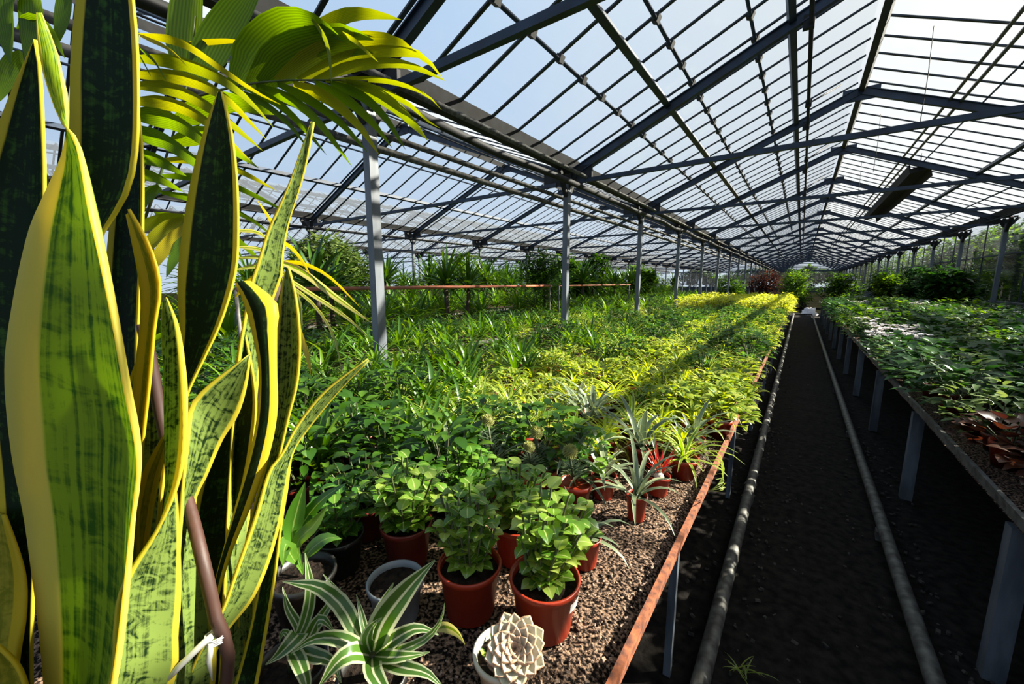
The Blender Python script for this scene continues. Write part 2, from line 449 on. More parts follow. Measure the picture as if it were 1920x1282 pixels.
NBAR = 7
bar_y = [YA + BAY / NBAR * i for i in range(int((YB - YA) / (BAY / NBAR)) + 1)]
for sp in SPANS:
    for side in (-1, 1):
        a = slope_pt(sp, side, -0.02 if side < 0 else 0, 0.15); b = slope_pt(sp, side, 1 if side < 0 else 1.02, 0.15)
        q = MB(); q.v = [Vector((a[0], YA, a[1])), Vector((b[0], YA, b[1])), Vector((b[0], YB, b[1])), Vector((a[0], YB, a[1]))]
        q.face([0, 1, 2, 3], None, 0.5, 0, False)
        c = q.build('ceiling', M['glass'])
        tag(c, 'glass roof slope of the %s greenhouse span, %s side of its ridge' % (sp[2], 'post' if side < 0 else 'tree'), kind='structure')
        q = MB()
        a = slope_pt(sp, side, 0, 0.125); b = slope_pt(sp, side, 1, 0.125)
        nrm = Vector((b[0] - a[0], 0, b[1] - a[1])).cross(Vector((0, 1, 0)))
        for y in bar_y:
            q.bar((a[0], y, a[1]), (b[0], y, b[1]), 0.032, 0.014, nrm)
        q.build('glazing_bars', M['bar'], c)

# trusses: two rafters, a tie and plates at the joints, each one a thing
for si, sp in enumerate(SPANS):
    xm = (sp[0] + sp[1]) / 2
    for k, y in enumerate(TY):
        if si == 2 and k > 14: continue
        if si == 3 and k > 10: continue
        t = thing('roof_truss', (xm, y, RIDGE),
                  'blue-grey steel roof truss of the %s span, %s' % (sp[2], 'beside the camera' if k == 0 else '%s one beyond the nearest' % ORD[k]),
                  'roof truss', 'steel trusses under the glass roof')
        for side in (-1, 1):
            a = slope_pt(sp, side, 0); b = slope_pt(sp, side, 1)
            q = MB(); nrm = Vector((b[0] - a[0], 0, b[1] - a[1])).cross(Vector((0, 1, 0)))
            A = Vector((a[0] - xm, 0, a[1] - RIDGE)); B = Vector((b[0] - xm, 0, b[1] - RIDGE))
            q.bar(A, B, 0.014, 0.10, nrm)                # an I section: web and two flanges
            up = nrm.normalized() * 0.047
            q.bar(A + up, B + up, 0.06, 0.010, nrm); q.bar(A - up, B - up, 0.06, 0.010, nrm)
            q.build('rafter', M['steel'], t)
        q = MB()
        q.bar((sp[0] - xm + 0.05, 0, 2.57 - RIDGE), (sp[1] - xm - 0.05, 0, 2.57 - RIDGE), 0.045, 0.05)
        q.build('tie_bar', M['steel'], t)
        q = MB(); q.box((0, 0, -0.05), (0.42, 0.03, 0.17)); q.build('ridge_plate', M['steel'], t)
        for ex in (sp[0] - xm, sp[1] - xm):
            q = MB(); q.box((ex + (0.1 if ex < 0 else -0.1), 0, 2.66 - RIDGE), (0.30, 0.03, 0.20)); q.build('eave_plate', M['steel_dark'], t)

# purlins and rails under the glass
CLAMP = MB(); CLAMP.box((0, 0, 0), (0.05, 0.065, 0.06), Matrix.Rotation(0.4, 3, 'Y')); CLAMP = CLAMP.mesh('clamp', M['steel_dark'])
def purlin(sp, side, t, w, h, off, label, mat, clamps=False, name='purlin', n_yb=YB):
    x, z = slope_pt(sp, side, t, off)
    q = MB()
    if w == 0: q.tube([(x, YA, z), (x, n_yb, z)], h, 7)
    else: q.bar((x, YA, z), (x, n_yb, z), w, h, (0.4 if side > 0 else -0.4, 0, 1))
    o = q.build(name, mat); tag(o, label, 'purlin', 'purlins under the glass roof')
    if clamps:
        for y in bar_y[:56]:
            share('clamp', CLAMP, o, (x, y, z + 0.01))
for si, sp in enumerate(SPANS[:3]):
    nm = sp[2]
    if si == 0:
        purlin(sp, -1, 0.257, 0, 0.017, 0.085, 'thin clamped pipe purlin nearest the gutter on the post side of main span', M['steel'], True)
        purlin(sp, -1, 0.388, 0.06, 0.075, 0.05, 'lower thick purlin on the post side of the main span', M['steel'])
        purlin(sp, -1, 0.475, 0, 0.017, 0.085, 'thin clamped pipe purlin above the lower thick purlin of main span', M['steel'], True)
        purlin(sp, -1, 0.665, 0, 0.016, 0.085, 'thin pipe purlin below the upper thick purlin of the main span', M['steel'], True)
        purlin(sp, -1, 0.756, 0.06, 0.08, 0.045, 'upper thick purlin on the post side of the main span', M['steel'])
        purlin(sp, -1, 0.79, 0, 0.02, -0.10, 'round vent shaft hung under the upper thick purlin of main span', M['steel_dark'], False, 'vent_shaft')
        purlin(sp, 1, 0.0, 0.07, 0.10, 0.03, 'dark ridge beam of the main span', M['steel_dark'], False, 'ridge_beam')
        purlin(sp, 1, 0.30, 0.03, 0.05, 0.05, 'upper rail of the rail pair on the tree side of the roof', M['zinc_dull'])
        purlin(sp, 1, 0.335, 0.03, 0.05, 0.05, 'lower rail of the rail pair on the tree side of the roof', M['zinc_dull'])
        purlin(sp, 1, 0.40, 0, 0.011, 0.085, 'thin rod purlin below the rail pair of the main roof', M['steel'])
        purlin(sp, 1, 0.644, 0.055, 0.07, 0.05, 'thick purlin midway down the tree side of the main span', M['steel'])
        purlin(sp, 1, 0.83, 0, 0.014, 0.085, 'thin pipe purlin nearest the gutter on the tree side', M['steel'])
    else:
        for side in (-1, 1):
            sd = 'far side' if side < 0 else 'near side'
            purlin(sp, side, 0.40 if side < 0 else 0.60, 0.055, 0.07, 0.05, 'thick purlin on the %s of the %s roof span' % (sd, nm), M['steel'])
            purlin(sp, side, 0.72 if side < 0 else 0.28, 0, 0.016, 0.085, 'thin pipe purlin on the %s of the %s roof span' % (sd, nm), M['steel'])
        purlin(sp, 1, 0.0, 0.07, 0.10, 0.03, 'dark ridge beam of the %s roof span' % nm, M['steel_dark'], False, 'ridge_beam')

# vent push rods from the hung shaft to the glass on the main span
for k in (2, 3, 4, 5):
    x, z = slope_pt(SPANS[0], -1, 0.79, -0.10)
    x2, z2 = slope_pt(SPANS[0], -1, 0.93, 0.11)
    q = MB(); q.tube([(x, TY[k] - 1.0, z), (x2, TY[k] - 0.35, z2)], 0.011, 6)
    q.box((x, TY[k] - 1.0, z), (0.07, 0.05, 0.09))
    tag(q.build('vent_rod', M['steel_dark']), 'thin slanting vent rod under the ridge, just before truss %s from the camera' % NUM[k], 'vent rod', 'vent rods under the ridge')
for k in range(1, 8):
    x, z = slope_pt(SPANS[0], -1, 0.79, -0.10)
    q = MB(); q.box((x - 0.02, TY[k], z + 0.02), (0.09, 0.05, 0.12)); q.tube([(x, TY[k], z), (x, TY[k], z + 0.12)], 0.012, 6)
    tag(q.build('shaft_bracket', M['steel_dark']), 'black bracket carrying the vent shaft at truss %s from the camera' % NUM[k], 'bracket', 'shaft brackets')

# valley gutters and the pipes hung under them
def run(name, x, z, r, label, mat, cat='pipe', y1=YB, sag=0.0, group=None, y0=YA):
    q = MB()
    pts = []; n = 60 if sag else 2
    for i in range(n):
        y = y0 + (y1 - y0) * i / (n - 1)
        pts.append((x + (sag * 0.4 * math.sin(y * 3.1) if sag else 0), y, z - (sag * abs(math.sin((y - Y0) / BAY * PI)) if sag else 0)))
    q.tube(pts, r, 10)
    return tag(q.build(name, mat), label, cat, group)
def gutter(x, label, w=0.20):
    q = MB()
    q.box((x, (YA + YB) / 2, 2.735), (w * 0.7, YB - YA, 0.012)); 
    for s_ in (-1, 1):
        q.bar((x + s_ * w * 0.42, YA, 2.79), (x + s_ * w * 0.42, YB, 2.79), 0.012, 0.13, (s_ * 0.45, 0, 1))
    tag(q.build('gutter', M['steel_dark']), label, 'gutter')
gutter(-2.68, 'dark valley gutter above the nearest row of posts')
gutter(-9.50, 'dark valley gutter above the second row of posts')
gutter(-16.32, 'dark valley gutter above the third row of posts')
gutter(3.60, 'dark eave gutter above the posts on the tree side', 0.22)
run('heating_pipe', -2.40, 2.61, 0.024, 'dark heating pipe just under the near gutter on the aisle side', M['zinc_dull'])
run('shade_screen_roll', -2.46, 2.52, 0.035, 'sagging rolled shade screen hung under the near gutter', M['steel_dark'], 'shade screen', YB, 0.05)
run('heating_pipe', -2.92, 2.46, 0.026, 'upper heating pipe behind the near row of posts', M['zinc_dull'])
run('heating_pipe', -2.93, 2.34, 0.030, 'lower heating pipe behind the near row of posts', M['zinc_dull'])
run('heating_pipe', -9.36, 2.50, 0.03, 'heating pipe hung along the second row of posts', M['steel_dark'])
run('shade_cable', -3.6, 2.95, 0.008, 'thin cable strung under the glass behind the near posts', M['steel_dark'], 'cable')
run('shade_cable', 3.35, 2.62, 0.02, 'thin pipe under the gutter on the tree side', M['steel_dark'], 'pipe')

# posts
pm = MB(); pm.box((0, 0, 1.31), (0.075, 0.075, 2.62))
pm = pm.mesh('post_shaft', M['zinc_post'])
ph = MB(); ph.box((0, 0, 2.62), (0.16, 0.10, 0.10)); ph.box((0, 0, 2.72), (0.26, 0.14, 0.03))
for s_ in (-1, 1):
    ph.bar((0, s_ * 0.03, 2.40), (0, s_ * 0.22, 2.70), 0.05, 0.05, (1, 0, 0)); ph.bar((s_ * 0.03, 0, 2.50), (s_ * 0.16, 0, 2.70), 0.05, 0.05, (0, 1, 0))
ph = ph.mesh('post_head', M['steel_dark'])
pb = MB(); pb.box((0, 0, 0.01), (0.16, 0.16, 0.02)); pb = pb.mesh('base_plate', M['zinc'])
def post(x, y, label, group):
    t = thing('steel_post', (x, y, 0), label, 'post', group)
    share('shaft', pm, t); share('head_bracket', ph, t); share('base_plate', pb, t)
for k, y in enumerate(TY):
    post(-2.68, y, 'galvanised steel post, %s along the near row behind the sunlit bench' % (ORD[k + 1] if k < 24 else 'last'), 'posts along the sunlit bench')
    if 1 <= k: post(-9.50, y, 'steel post in the second row beyond the tall plants, %s along' % ORD[k + 1], 'posts in the second row')
    if 1 <= k <= 12: post(-16.32, y, 'far steel post in the third row, %s along' % ORD[k + 1], 'posts in the third row')
    post(3.66, y, 'steel post against the glass wall by the trees, %s along' % ORD[k + 1], 'posts by the glass wall')

# the long dark trough hung from the roof
t = thing('hanging_trough', (1.66, 14.8, 3.40), 'long dark grey trough hung lengthwise under the roof on the tree side', 'hanging trough')
q = MB()
q.bar((0, -3.7, 0.02), (0.02, 3.4, 0), 0.32, 0.09, (-0.25, 0, 1))
for s_ in (-1, 1): q.bar((s_ * 0.15, -3.7, -0.02 - s_ * 0.05), (s_ * 0.15 + .02, 3.4, -0.04 - s_ * 0.05), 0.02, 0.15, (-0.25, 0, 1))
q.build('trough_body', M['duct'], t)
for dy in (-3.6, -0.6, 2.4):
    q = MB(); q.tube([(0, dy, 0), (0.0, dy, 0.32)], 0.008, 6); q.build('hanger', M['steel_dark'], t)

# end and side walls
w = MB()
for a, b in ((-23.1, -16.4), (-16.4, -9.5), (-9.5, -2.68), (-2.68, 3.7)):
    mx = (a + b) / 2; i = len(w.v)
    w.v += [Vector((a, YB, 0.5)), Vector((b, YB, 0.5)), Vector((b, YB, 2.7)), Vector((mx, YB, 4.1)), Vector((a, YB, 2.7))]
    w.face([i, i + 1, i + 2, i + 3, i + 4], None, 0.5, 0, False)
wb = w.build('wall_back', M['wall_glass']); tag(wb, 'glazed gable wall at the far end of the greenhouse', kind='structure')
w = MB(); x = -23.1
while x < 3.7:
    w.box((x, YB - 0.03, 1.6), (0.03, 0.03, 3.2)); x += 0.8
w.box((-9.7, YB - 0.05, 2.62), (26.8, 0.12, 0.12)); w.box((-9.7, YB - 0.05, 0.3), (26.8, 0.1, 0.6))
w.build('gable_frame', M['bar'], wb)
w = MB(); w.v = [Vector((3.80, YA, 0.75)), Vector((3.80, YB, 0.75)), Vector((3.80, YB, 2.75)), Vector((3.80, YA, 2.75))]
w.face([0, 1, 2, 3], None, 0.5, 0, False)
wr = w.build('wall_right', M['wall_glass']); tag(wr, 'glazed side wall beside the shaded bench with trees behind', kind='structure')
w = MB()
for y in bar_y[::3]: w.box((3.80, y, 1.75), (0.025, 0.016, 2.0))
w.box((3.80, (YA + YB) / 2, 0.37), (0.08, YB - YA, 0.74)); w.box((3.79, (YA + YB) / 2, 1.9), (0.035, YB - YA, 0.03))
w.build('side_wall_frame', M['bar'], wr)
w = MB(); w.box((3.70, (YA + YB) / 2, 0.80), (0.05, YB - YA, 0.04))
tag(w.build('trim_1', M['zinc']), 'pale sill rail along the foot of the side glazing', kind='structure')

# ------------------------------------------------------------------ pipe rails in the aisle
t = thing('pipe_rail_track', (0.145, 0, 0), 'pair of grey heating pipes laid as a trolley track along the aisle floor', 'pipe rail')
for x, nm in ((-0.285, 'pipe'), (0.285, 'pipe')):
    q = MB(); q.tube([(x, y, 0.06 + 0.002 * math.sin(y * 5)) for y in [-0.8 + 0.6 * i for i in range(33)]], 0.0255, 12); q.build('rail_pipe', M['zinc_dull'], t)
q = MB(); q.tube([(-0.285, 18.4, 0.06), (0.285, 18.4, 0.06)], 0.0255, 10); q.build('end_pipe', M['zinc_dull'], t)
for y in [0.9 + 1.6 * i for i in range(11)]:
    for x in (-0.285, 0.285):
        q = MB(); q.box((x, y, 0.02), (0.05, 0.05, 0.045)); q.build('rail_support', M['zinc_dull'], t)

# ------------------------------------------------------------------ benches
ZB = 0.58
def bench(x0, x1, y0, y1, label, edge_mat, edge_x, leg_mat, top_mat, fine=True, leg_x=None, leg_w=0.045, legs=None):
    t = thing('plant_bench', ((x0 + x1) / 2, y0, 0), label, 'plant bench', 'benches of potted plants')
    cx = (x0 + x1) / 2
    q = MB(); q.box((0, (y1 - y0) / 2, ZB - 0.042), (x1 - x0 - 0.08, y1 - y0, 0.03)); q.build('bench_board', M['board'], t)
    q = MB()
    ys = [y0 + (y1 - y0) * (j / 150) ** 1.6 for j in range(151)] if fine else [y0, y1]
    nxs = 60 if fine else 1
    for y in ys:
        for i in range(nxs + 1):
            x = x0 + (x1 - x0) * i / nxs
            d = min(abs(x - x0), abs(x - x1))
            h = 0.006 * noise.noise(Vector((x * 11, y * 11, 1))) + 0.004 * noise.noise(Vector((x * 37, y * 37, 5))) if fine else 0
            h -= 0.02 * math.exp(-d / 0.03)
            q.v.append(Vector((x - cx, y - y0, ZB - 0.004 + h)))
    for j in range(len(ys) - 1):
        for i in range(nxs):
            a = j * (nxs + 1) + i; q.face([a, a + 1, a + nxs + 2, a + nxs + 1])
    tag(q.build('sand_bed', top_mat, t), 'gritty brown sand bed')
    for ex in (x0, x1):
        q = MB()
        q.bar((ex - cx, 0, ZB), (ex - cx, y1 - y0, ZB), 0.008, 0.028)
        sgn = 1 if ex == x0 else -1
        q.bar((ex - cx, 0, ZB + 0.016), (ex - cx, y1 - y0, ZB + 0.016), 0.013, 0.010)
        q.build('bench_edge', edge_mat if ex == edge_x else M['zinc_dull'], t)
    for y in legs:
        for lx in leg_x:
            q = MB(); q.box((lx - cx, y - y0, (ZB - 0.06) / 2), (leg_w, leg_w, ZB - 0.06)); q.build('leg', leg_mat, t)
    q = MB()
    for y in legs: q.box((0, y - y0, ZB - 0.085), (x1 - x0 - 0.1, 0.04, 0.04))
    q.build('cross_bearers', M['steel_dark'], t)
LG = [0.5 + 1.3 * i for i in range(14)]
bench(-2.55, -0.195, -0.6, 18.0, 'long sunlit plant bench with a rusty edge strip beside the aisle', M['rust'], -0.195, M['zinc'], M['grit'], True, (-0.24, -1.4, -2.4), 0.022, [1.18 + 1.3 * i for i in range(13)])
bench(0.56, 3.2, -0.6, 18.0, 'long shaded plant bench across the aisle on square grey legs', M['zinc_dull'], 0.56, M['zinc'], M['grit'], True, (0.60, 1.9, 3.1), 0.05, [0.5, 1.78, 3.08] + [4.4 + 1.3 * i for i in range(10)])
bench(-5.3, -2.85, -0.6, 18.0, 'second plant bench behind the near row of posts', M['zinc_dull'], -2.85, M['zinc'], M['grit'], False, (-2.95, -5.1), 0.045, LG)
bench(-9.2, -5.9, -0.6, 18.0, 'third plant bench carrying the tall plants near the second post row', M['zinc_dull'], -5.9, M['zinc'], M['grit'], False, (-6.0, -9.0), 0.045, LG)
q = MB(); q.tube([(-2.9, 1.0, 1.20), (-3.2, 5.45, 1.195)], 0.016, 8)
t = thing('rusty_pipe_rail', (0, 0, 0), 'rusty orange pipe rail running level behind the first post', 'pipe rail'); q.build('rail_pipe', M['rust_pipe'], t)
for p in ((-2.9, 1.0), (-3.2, 5.4)):
    q = MB(); q.tube([(p[0], p[1], ZB), (p[0], p[1], 1.20)], 0.012, 8); q.build('rail_upright', M['zinc_dull'], t)
q = MB(); q.tube([(-3.2, 5.7, 1.19), (-3.3, 9.3, 1.19)], 0.014, 8)
t = thing('rusty_pipe_rail', (0, 0, 0), 'paler second pipe rail continuing beyond the second post', 'pipe rail'); q.build('rail_pipe', M['rust_pipe'], t)
for p in ((-3.2, 5.7), (-3.3, 9.25)):
    q = MB(); q.tube([(p[0], p[1], ZB), (p[0], p[1], 1.19)], 0.012, 8); q.build('rail_upright', M['zinc_dull'], t)

# thin wires that hang from the roof
for i, (t_, y, ln) in enumerate(((0.13, 6.4, 1.0), (0.10, 9.2, 0.9), (0.12, 12.4, 0.9))):
    x, z = slope_pt(SPANS[0], 1, t_, 0.12); q = MB()
    q.tube([(x, y, z), (x + .01, y, z - ln * .5), (x, y, z - ln)], 0.004, 5)
    tag(q.build('hanging_wire', M['steel_dark']), 'thin wire hanging from the tree-side roof slope, %s from the camera' % ORD[i + 1], 'wire', 'wires hanging from the roof')
# crumpled white sack at the end of the track
q = MB()
for j in range(9):
    for i in range(16):
        a_ = i / 16 * 2 * PI; ph = j / 8 * PI / 2
        r_ = 1 + .35 * noise.noise(Vector((math.cos(a_) * 2, math.sin(a_) * 2, j * .5)))
        q.v.append(Vector((.26 * r_ * math.cos(a_) * math.cos(ph), .18 * r_ * math.sin(a_) * math.cos(ph), .30 * r_ * math.sin(ph))))
for j in range(8):
    for i in range(16):
        i2 = (i + 1) % 16; q.face([j * 16 + i, j * 16 + i2, (j + 1) * 16 + i2, (j + 1) * 16 + i])
tag(q.build('crumpled_sack', M['white'], None, (0.34, 19.0, -0.03)), 'crumpled white sack on the ground at the far end of the pipe track', 'sack')
# ------------------------------------------------------------------ plants: leaf colours
LM = {}
LM['lime'] = leaf('lime_leaf', [lin(150, 185, 40), lin(200, 222, 60), lin(236, 240, 120)], 0.52, 0.08, 0.4)
LM['spider'] = leaf('striped_leaf', [lin(84, 128, 30), lin(130, 168, 45), lin(170, 196, 70)], 0.46, 0.10, 0.35, edge=lin(228, 236, 150), edge_w=0.16)
LM['grass'] = leaf('strap_leaf', [lin(48, 92, 26), lin(88, 136, 34), lin(140, 176, 52)], 0.44, 0.10, 0.35)
LM['deep'] = leaf('deep_green_leaf', [lin(30, 60, 18), lin(58, 100, 26), lin(104, 144, 40)], 0.32, 0.12, 0.3)
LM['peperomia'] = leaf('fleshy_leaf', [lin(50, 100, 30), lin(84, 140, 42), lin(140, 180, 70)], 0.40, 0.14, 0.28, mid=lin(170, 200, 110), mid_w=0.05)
LM['ivy'] = leaf('pale_leaf', [lin(120, 150, 40), lin(176, 196, 64), lin(230, 232, 130)], 0.46, 0.10, 0.35, mid=lin(84, 130, 40), mid_w=0.16)
LM['yellow'] = leaf('yellow_leaf', [lin(170, 190, 60), lin(212, 222, 96), lin(244, 246, 150)], 0.46, 0.06, 0.45)
LM['shade'] = leaf('shaded_leaf', [lin(30, 66, 32), lin(50, 92, 42), lin(84, 124, 56)], 0.34, 0.12, 0.32)
LM['red'] = leaf('bronze_leaf', [lin(50, 30, 27), lin(84, 50, 40), lin(120, 76, 56)], 0.32, 0.10, 0.35)
LM['brom'] = leaf('flame_leaf', [lin(150, 40, 20), lin(214, 70, 34), lin(236, 120, 60)], 0.40, 0.12, 0.3)
LM['silver'] = leaf('silver_leaf', [lin(84, 104, 84), lin(120, 138, 112), lin(160, 170, 140)], 0.18, 0.14, 0.35, edge=lin(205, 212, 180), edge_w=0.07)
LM['tree'] = leaf('tree_leaf', [lin(44, 80, 24), lin(76, 116, 32), lin(124, 158, 46)], 0.50, 0.06, 0.4)
LM['tree2'] = leaf('dark_tree_leaf', [lin(28, 54, 24), lin(46, 80, 30), lin(70, 106, 38)], 0.45, 0.06, 0.4)
LM['palm'] = leaf('palm_leaflet', [lin(70, 104, 14), lin(100, 138, 18), lin(140, 170, 24)], 0.60, 0.06, 0.4, veins=0.22)
LM['olive'] = leaf('olive_leaf', [lin(58, 84, 42), lin(96, 122, 66), lin(150, 168, 108)], 0.36, 0.12, 0.35)
LM['stem'] = solid('green_stem', lin(54, 76, 30), lin(66, 62, 38), 0.6, 0, 20)
LM['wood_stem'] = M['bark']

def arch(mb, base, az, el, length, w, droop, n=6, fold=0.3, r=None, m=0, prof='strap', twist=0.0, u_n=2):
    """One leaf that leaves its base at an angle and bends over under its weight."""
    p = Vector(base); pts = [p.copy()]; wd = []
    ds = length / n; a = el
    for i in range(n):
        p = p + Vector((math.cos(az) * math.cos(a), math.sin(az) * math.cos(a), math.sin(a))) * ds
        pts.append(p.copy()); a -= droop / n * (0.5 + 1.0 * i / n); az += twist / n
    for i in range(n + 1):
        s = i / n
        if prof == 'strap': k = min(1, 0.55 + s * 2.2) * (1 - s ** 3.2)
        elif prof == 'blade': k = (0.5 + 1.1 * s - 1.6 * s * s * s) * 1.1 if s < 1 else 0
        else: k = math.sin(PI * min(1, (0.06 + 0.94 * s)) ** 0.8)
        wd.append(max(w * k, w * 0.03))
    az0 = az
    mb.strip(pts, wd, Vector((-math.cos(az0) * 0.5, -math.sin(az0) * 0.5, 1)) if abs(el) > 0.9 else (0, 0, 1), fold, rnd.random() if r is None else r, m, u_n)
    return pts

POTS = {}
def pot_mesh(mat, r=0.06, h=0.10):
    q = MB()
    q.lathe([(0.0, 0.004), (r * 0.70, 0.004), (r * 0.72, 0.0), (r * 0.93, h * 0.80), (r * 0.99, h * 0.80), (r, h), (r * 0.94, h), (r * 0.90, h * 0.86)], 20)
    return q.mesh('pot', M[mat])
def soil_mesh(r=0.06, h=0.10):
    q = MB(); q.lathe([(r * 0.92, h * 0.88), (r * 0.5, h * 0.895), (0.0005, h * 0.90)], 16); return q.mesh('soil', M['pot_soil'])

def f_spider(nl, l, w, droop, elr, z0, prof='strap', n=5, stem=False):
    q = MB()
    for i in range(nl):
        a = i * 2.39996 + rnd.uniform(-.3, .3)
        k = (i + 0.5) / nl
        arch(q, (rnd.uniform(-.008, .008), rnd.uniform(-.008, .008), z0), a, elr[1] + (elr[0] - elr[1]) * k + rnd.uniform(-.12, .12),
             l * rnd.uniform(.65, 1.1), w * rnd.uniform(.8, 1.15), droop * rnd.uniform(.6, 1.3), n, 0.35, None, 0, prof, rnd.uniform(-.5, .5))
    return q
def f_bush(nl, rad, hgt, lw, ll, z0, flat=0.5):
    """Leafy little bush: stems from the pot and rounded leaves all over the dome."""
    q = MB()
    for i in range(7):
        a = i * 0.9 + rnd.random(); rr = rad * rnd.uniform(.3, .7)
        q.tube([(0, 0, z0), (math.cos(a) * rr * .5, math.sin(a) * rr * .5, z0 + hgt * .4), (math.cos(a) * rr, math.sin(a) * rr, z0 + hgt * .8)], 0.0022, 4, 1, False)
    for i in range(nl):
        a = i * 2.39996 + rnd.uniform(-.4, .4); k = (i + 0.5) / nl
        ph = math.acos(1 - 1.15 * k)
        rr = rad * rnd.uniform(.55, 1.0)
        c = Vector((math.sin(ph) * math.cos(a) * rr, math.sin(ph) * math.sin(a) * rr, z0 + hgt * (0.22 + 0.78 * max(0, math.cos(ph)) * rnd.uniform(.75, 1.05))))
        arch(q, c, a + rnd.uniform(-.9, .9), rnd.uniform(-.2, .75), ll * rnd.uniform(.7, 1.2), lw * rnd.uniform(.75, 1.2), rnd.uniform(.4, 1.4), 4, rnd.uniform(.05, .4), None, 0, 'ovate')
    return q

# one mesh (in a few variants) per kind of plant; z 0 is the sand, leaves rise from the pot
KIND = {}
def kind(key, mats, make, nvar=4, pot='terra', pr=0.05, phh=0.075, cat='potted plant'):
    KIND[key] = dict(m=[make().mesh('foliage', mats) for _ in range(nvar)], pot=pot_mesh(pot, pr, phh), soil=soil_mesh(pr, phh), cat=cat)
kind('lime_spider_plant', [LM['lime']], lambda: f_spider(30, 0.15, 0.013, 1.9, (0.15, 1.35), 0.065), 5)
kind('spider_plant', [LM['spider']], lambda: f_spider(26, 0.20, 0.014, 1.7, (0.2, 1.35), 0.065), 5)
kind('dragon_plant', [LM['grass']], lambda: f_spider(20, 0.27, 0.023, 1.2, (0.3, 1.45), 0.065), 6)
kind('leafy_peperomia', [LM['peperomia'], LM['stem']], lambda: f_bush(75, 0.095, 0.15, 0.030, 0.040, 0.06), 4)
kind('fig_bush', [LM['deep'], LM['stem']], lambda: f_bush(80, 0.11, 0.19, 0.030, 0.055, 0.06), 4, 'terra_dark')
kind('variegated_ivy', [LM['ivy'], LM['stem']], lambda: f_bush(80, 0.12, 0.12, 0.036, 0.045, 0.055), 5)
kind('golden_foliage_plant', [LM['yellow'], LM['stem']], lambda: f_bush(110, 0.15, 0.26, 0.035, 0.055, 0.06), 4)
kind('broad_leaved_plant', [LM['shade'], LM['stem']], lambda: f_bush(60, 0.15, 0.20, 0.055, 0.085, 0.06), 5, 'terra_dark')
kind('bronze_leaved_plant', [LM['red'], LM['stem']], lambda: f_bush(60, 0.13, 0.11, 0.055, 0.065, 0.06), 4, 'terra', 0.055, 0.09)
kind('silver_strap_plant', [LM['silver']], lambda: f_spider(15, 0.22, 0.020, 1.5, (0.3, 1.3), 0.07), 3)

def flower_plant():
    q = f_bush(45, 0.12, 0.10, 0.05, 0.06, 0.06)
    for i in range(16):
        a = i * 2.4; rr = 0.10 * math.sqrt((i + .5) / 16); z = 0.22 + rnd.uniform(-.02, .03)
        q.tube([(rr * .4 * math.cos(a), rr * .4 * math.sin(a), 0.1), (rr * math.cos(a), rr * math.sin(a), z)], 0.0018, 4, 1, False)
        for j in range(5):
            b = a + j * 1.257
            arch(q, (rr * math.cos(a), rr * math.sin(a), z), b, 0.7, 0.032, 0.028, 0.9, 3, 0.2, None, 2, 'ovate')
    return q
kind('white_cyclamen', [LM['shade'], LM['stem'], M['white']], flower_plant, 3)

placed = {}
def plant(key, name, x, y, z, label, group=None, scale=1.0, near=False, cat='potted plant', sink=0.0):
    K = KIND[key]; n = placed.get(key, 0); placed[key] = n + 1
    me = K['m'][rnd.randrange(len(K['m']))]; rz = rnd.uniform(0, 6.28)
    if near:
        t = thing(name, (x, y, z), label, cat, group, rz); t.scale = (scale,) * 3
        share('foliage', me, t); p = share('pot', K['pot'], t); share('soil', K['soil'], p)
        return t
    o = share(name, me, None, (x, y, z - 0.055 * scale), rz, scale)
    return tag(o, label, cat, group)

def where(y, row0):
    """How far along the bench: counted in plant rows past the posts that stand behind it."""
    k = int((y - Y0) // BAY)
    return k
def rowlabel(look, bench, nth, rowno, k):
    r = NUM[min(rowno, 30)]
    if k < 0: return '%s, %s from the aisle, row %s short of the first post' % (look, ORD[min(nth, 24)], r)
    return '%s, %s from the aisle, row %s past the %s post' % (look, ORD[min(nth, 24)], r, ORD[k + 1])

LOOK = {'lime_spider_plant': 'lime green spider plant', 'spider_plant': 'pale striped spider plant', 'dragon_plant': 'green strap-leaved plant',
        'leafy_peperomia': 'bushy bright green peperomia', 'fig_bush': 'dark green small-leaved bush', 'variegated_ivy': 'pale variegated ivy',
        'golden_foliage_plant': 'golden yellow foliage plant', 'broad_leaved_plant': 'dark broad-leaved plant', 'bronze_leaved_plant': 'bronze-leaved low plant',
        'silver_strap_plant': 'silvery strap-leaved plant', 'white_cyclamen': 'white-flowered cyclamen'}
GRP = {'lime_spider_plant': 'lime spider plants on the sunlit bench', 'spider_plant': 'striped spider plants on the sunlit bench', 'dragon_plant': 'strap-leaved plants behind the lime ones',
       'leafy_peperomia': 'peperomias on the sunlit bench', 'fig_bush': 'dark bushes on the sunlit bench', 'variegated_ivy': 'variegated ivies along the sunlit bench',
       'golden_foliage_plant': 'golden plants at the far end of the bench', 'broad_leaved_plant': 'broad-leaved plants on the shaded bench', 'bronze_leaved_plant': 'bronze-leaved plants on the shaded bench',
       'silver_strap_plant': 'silvery strap plants', 'white_cyclamen': 'white cyclamens on the shaded bench'}

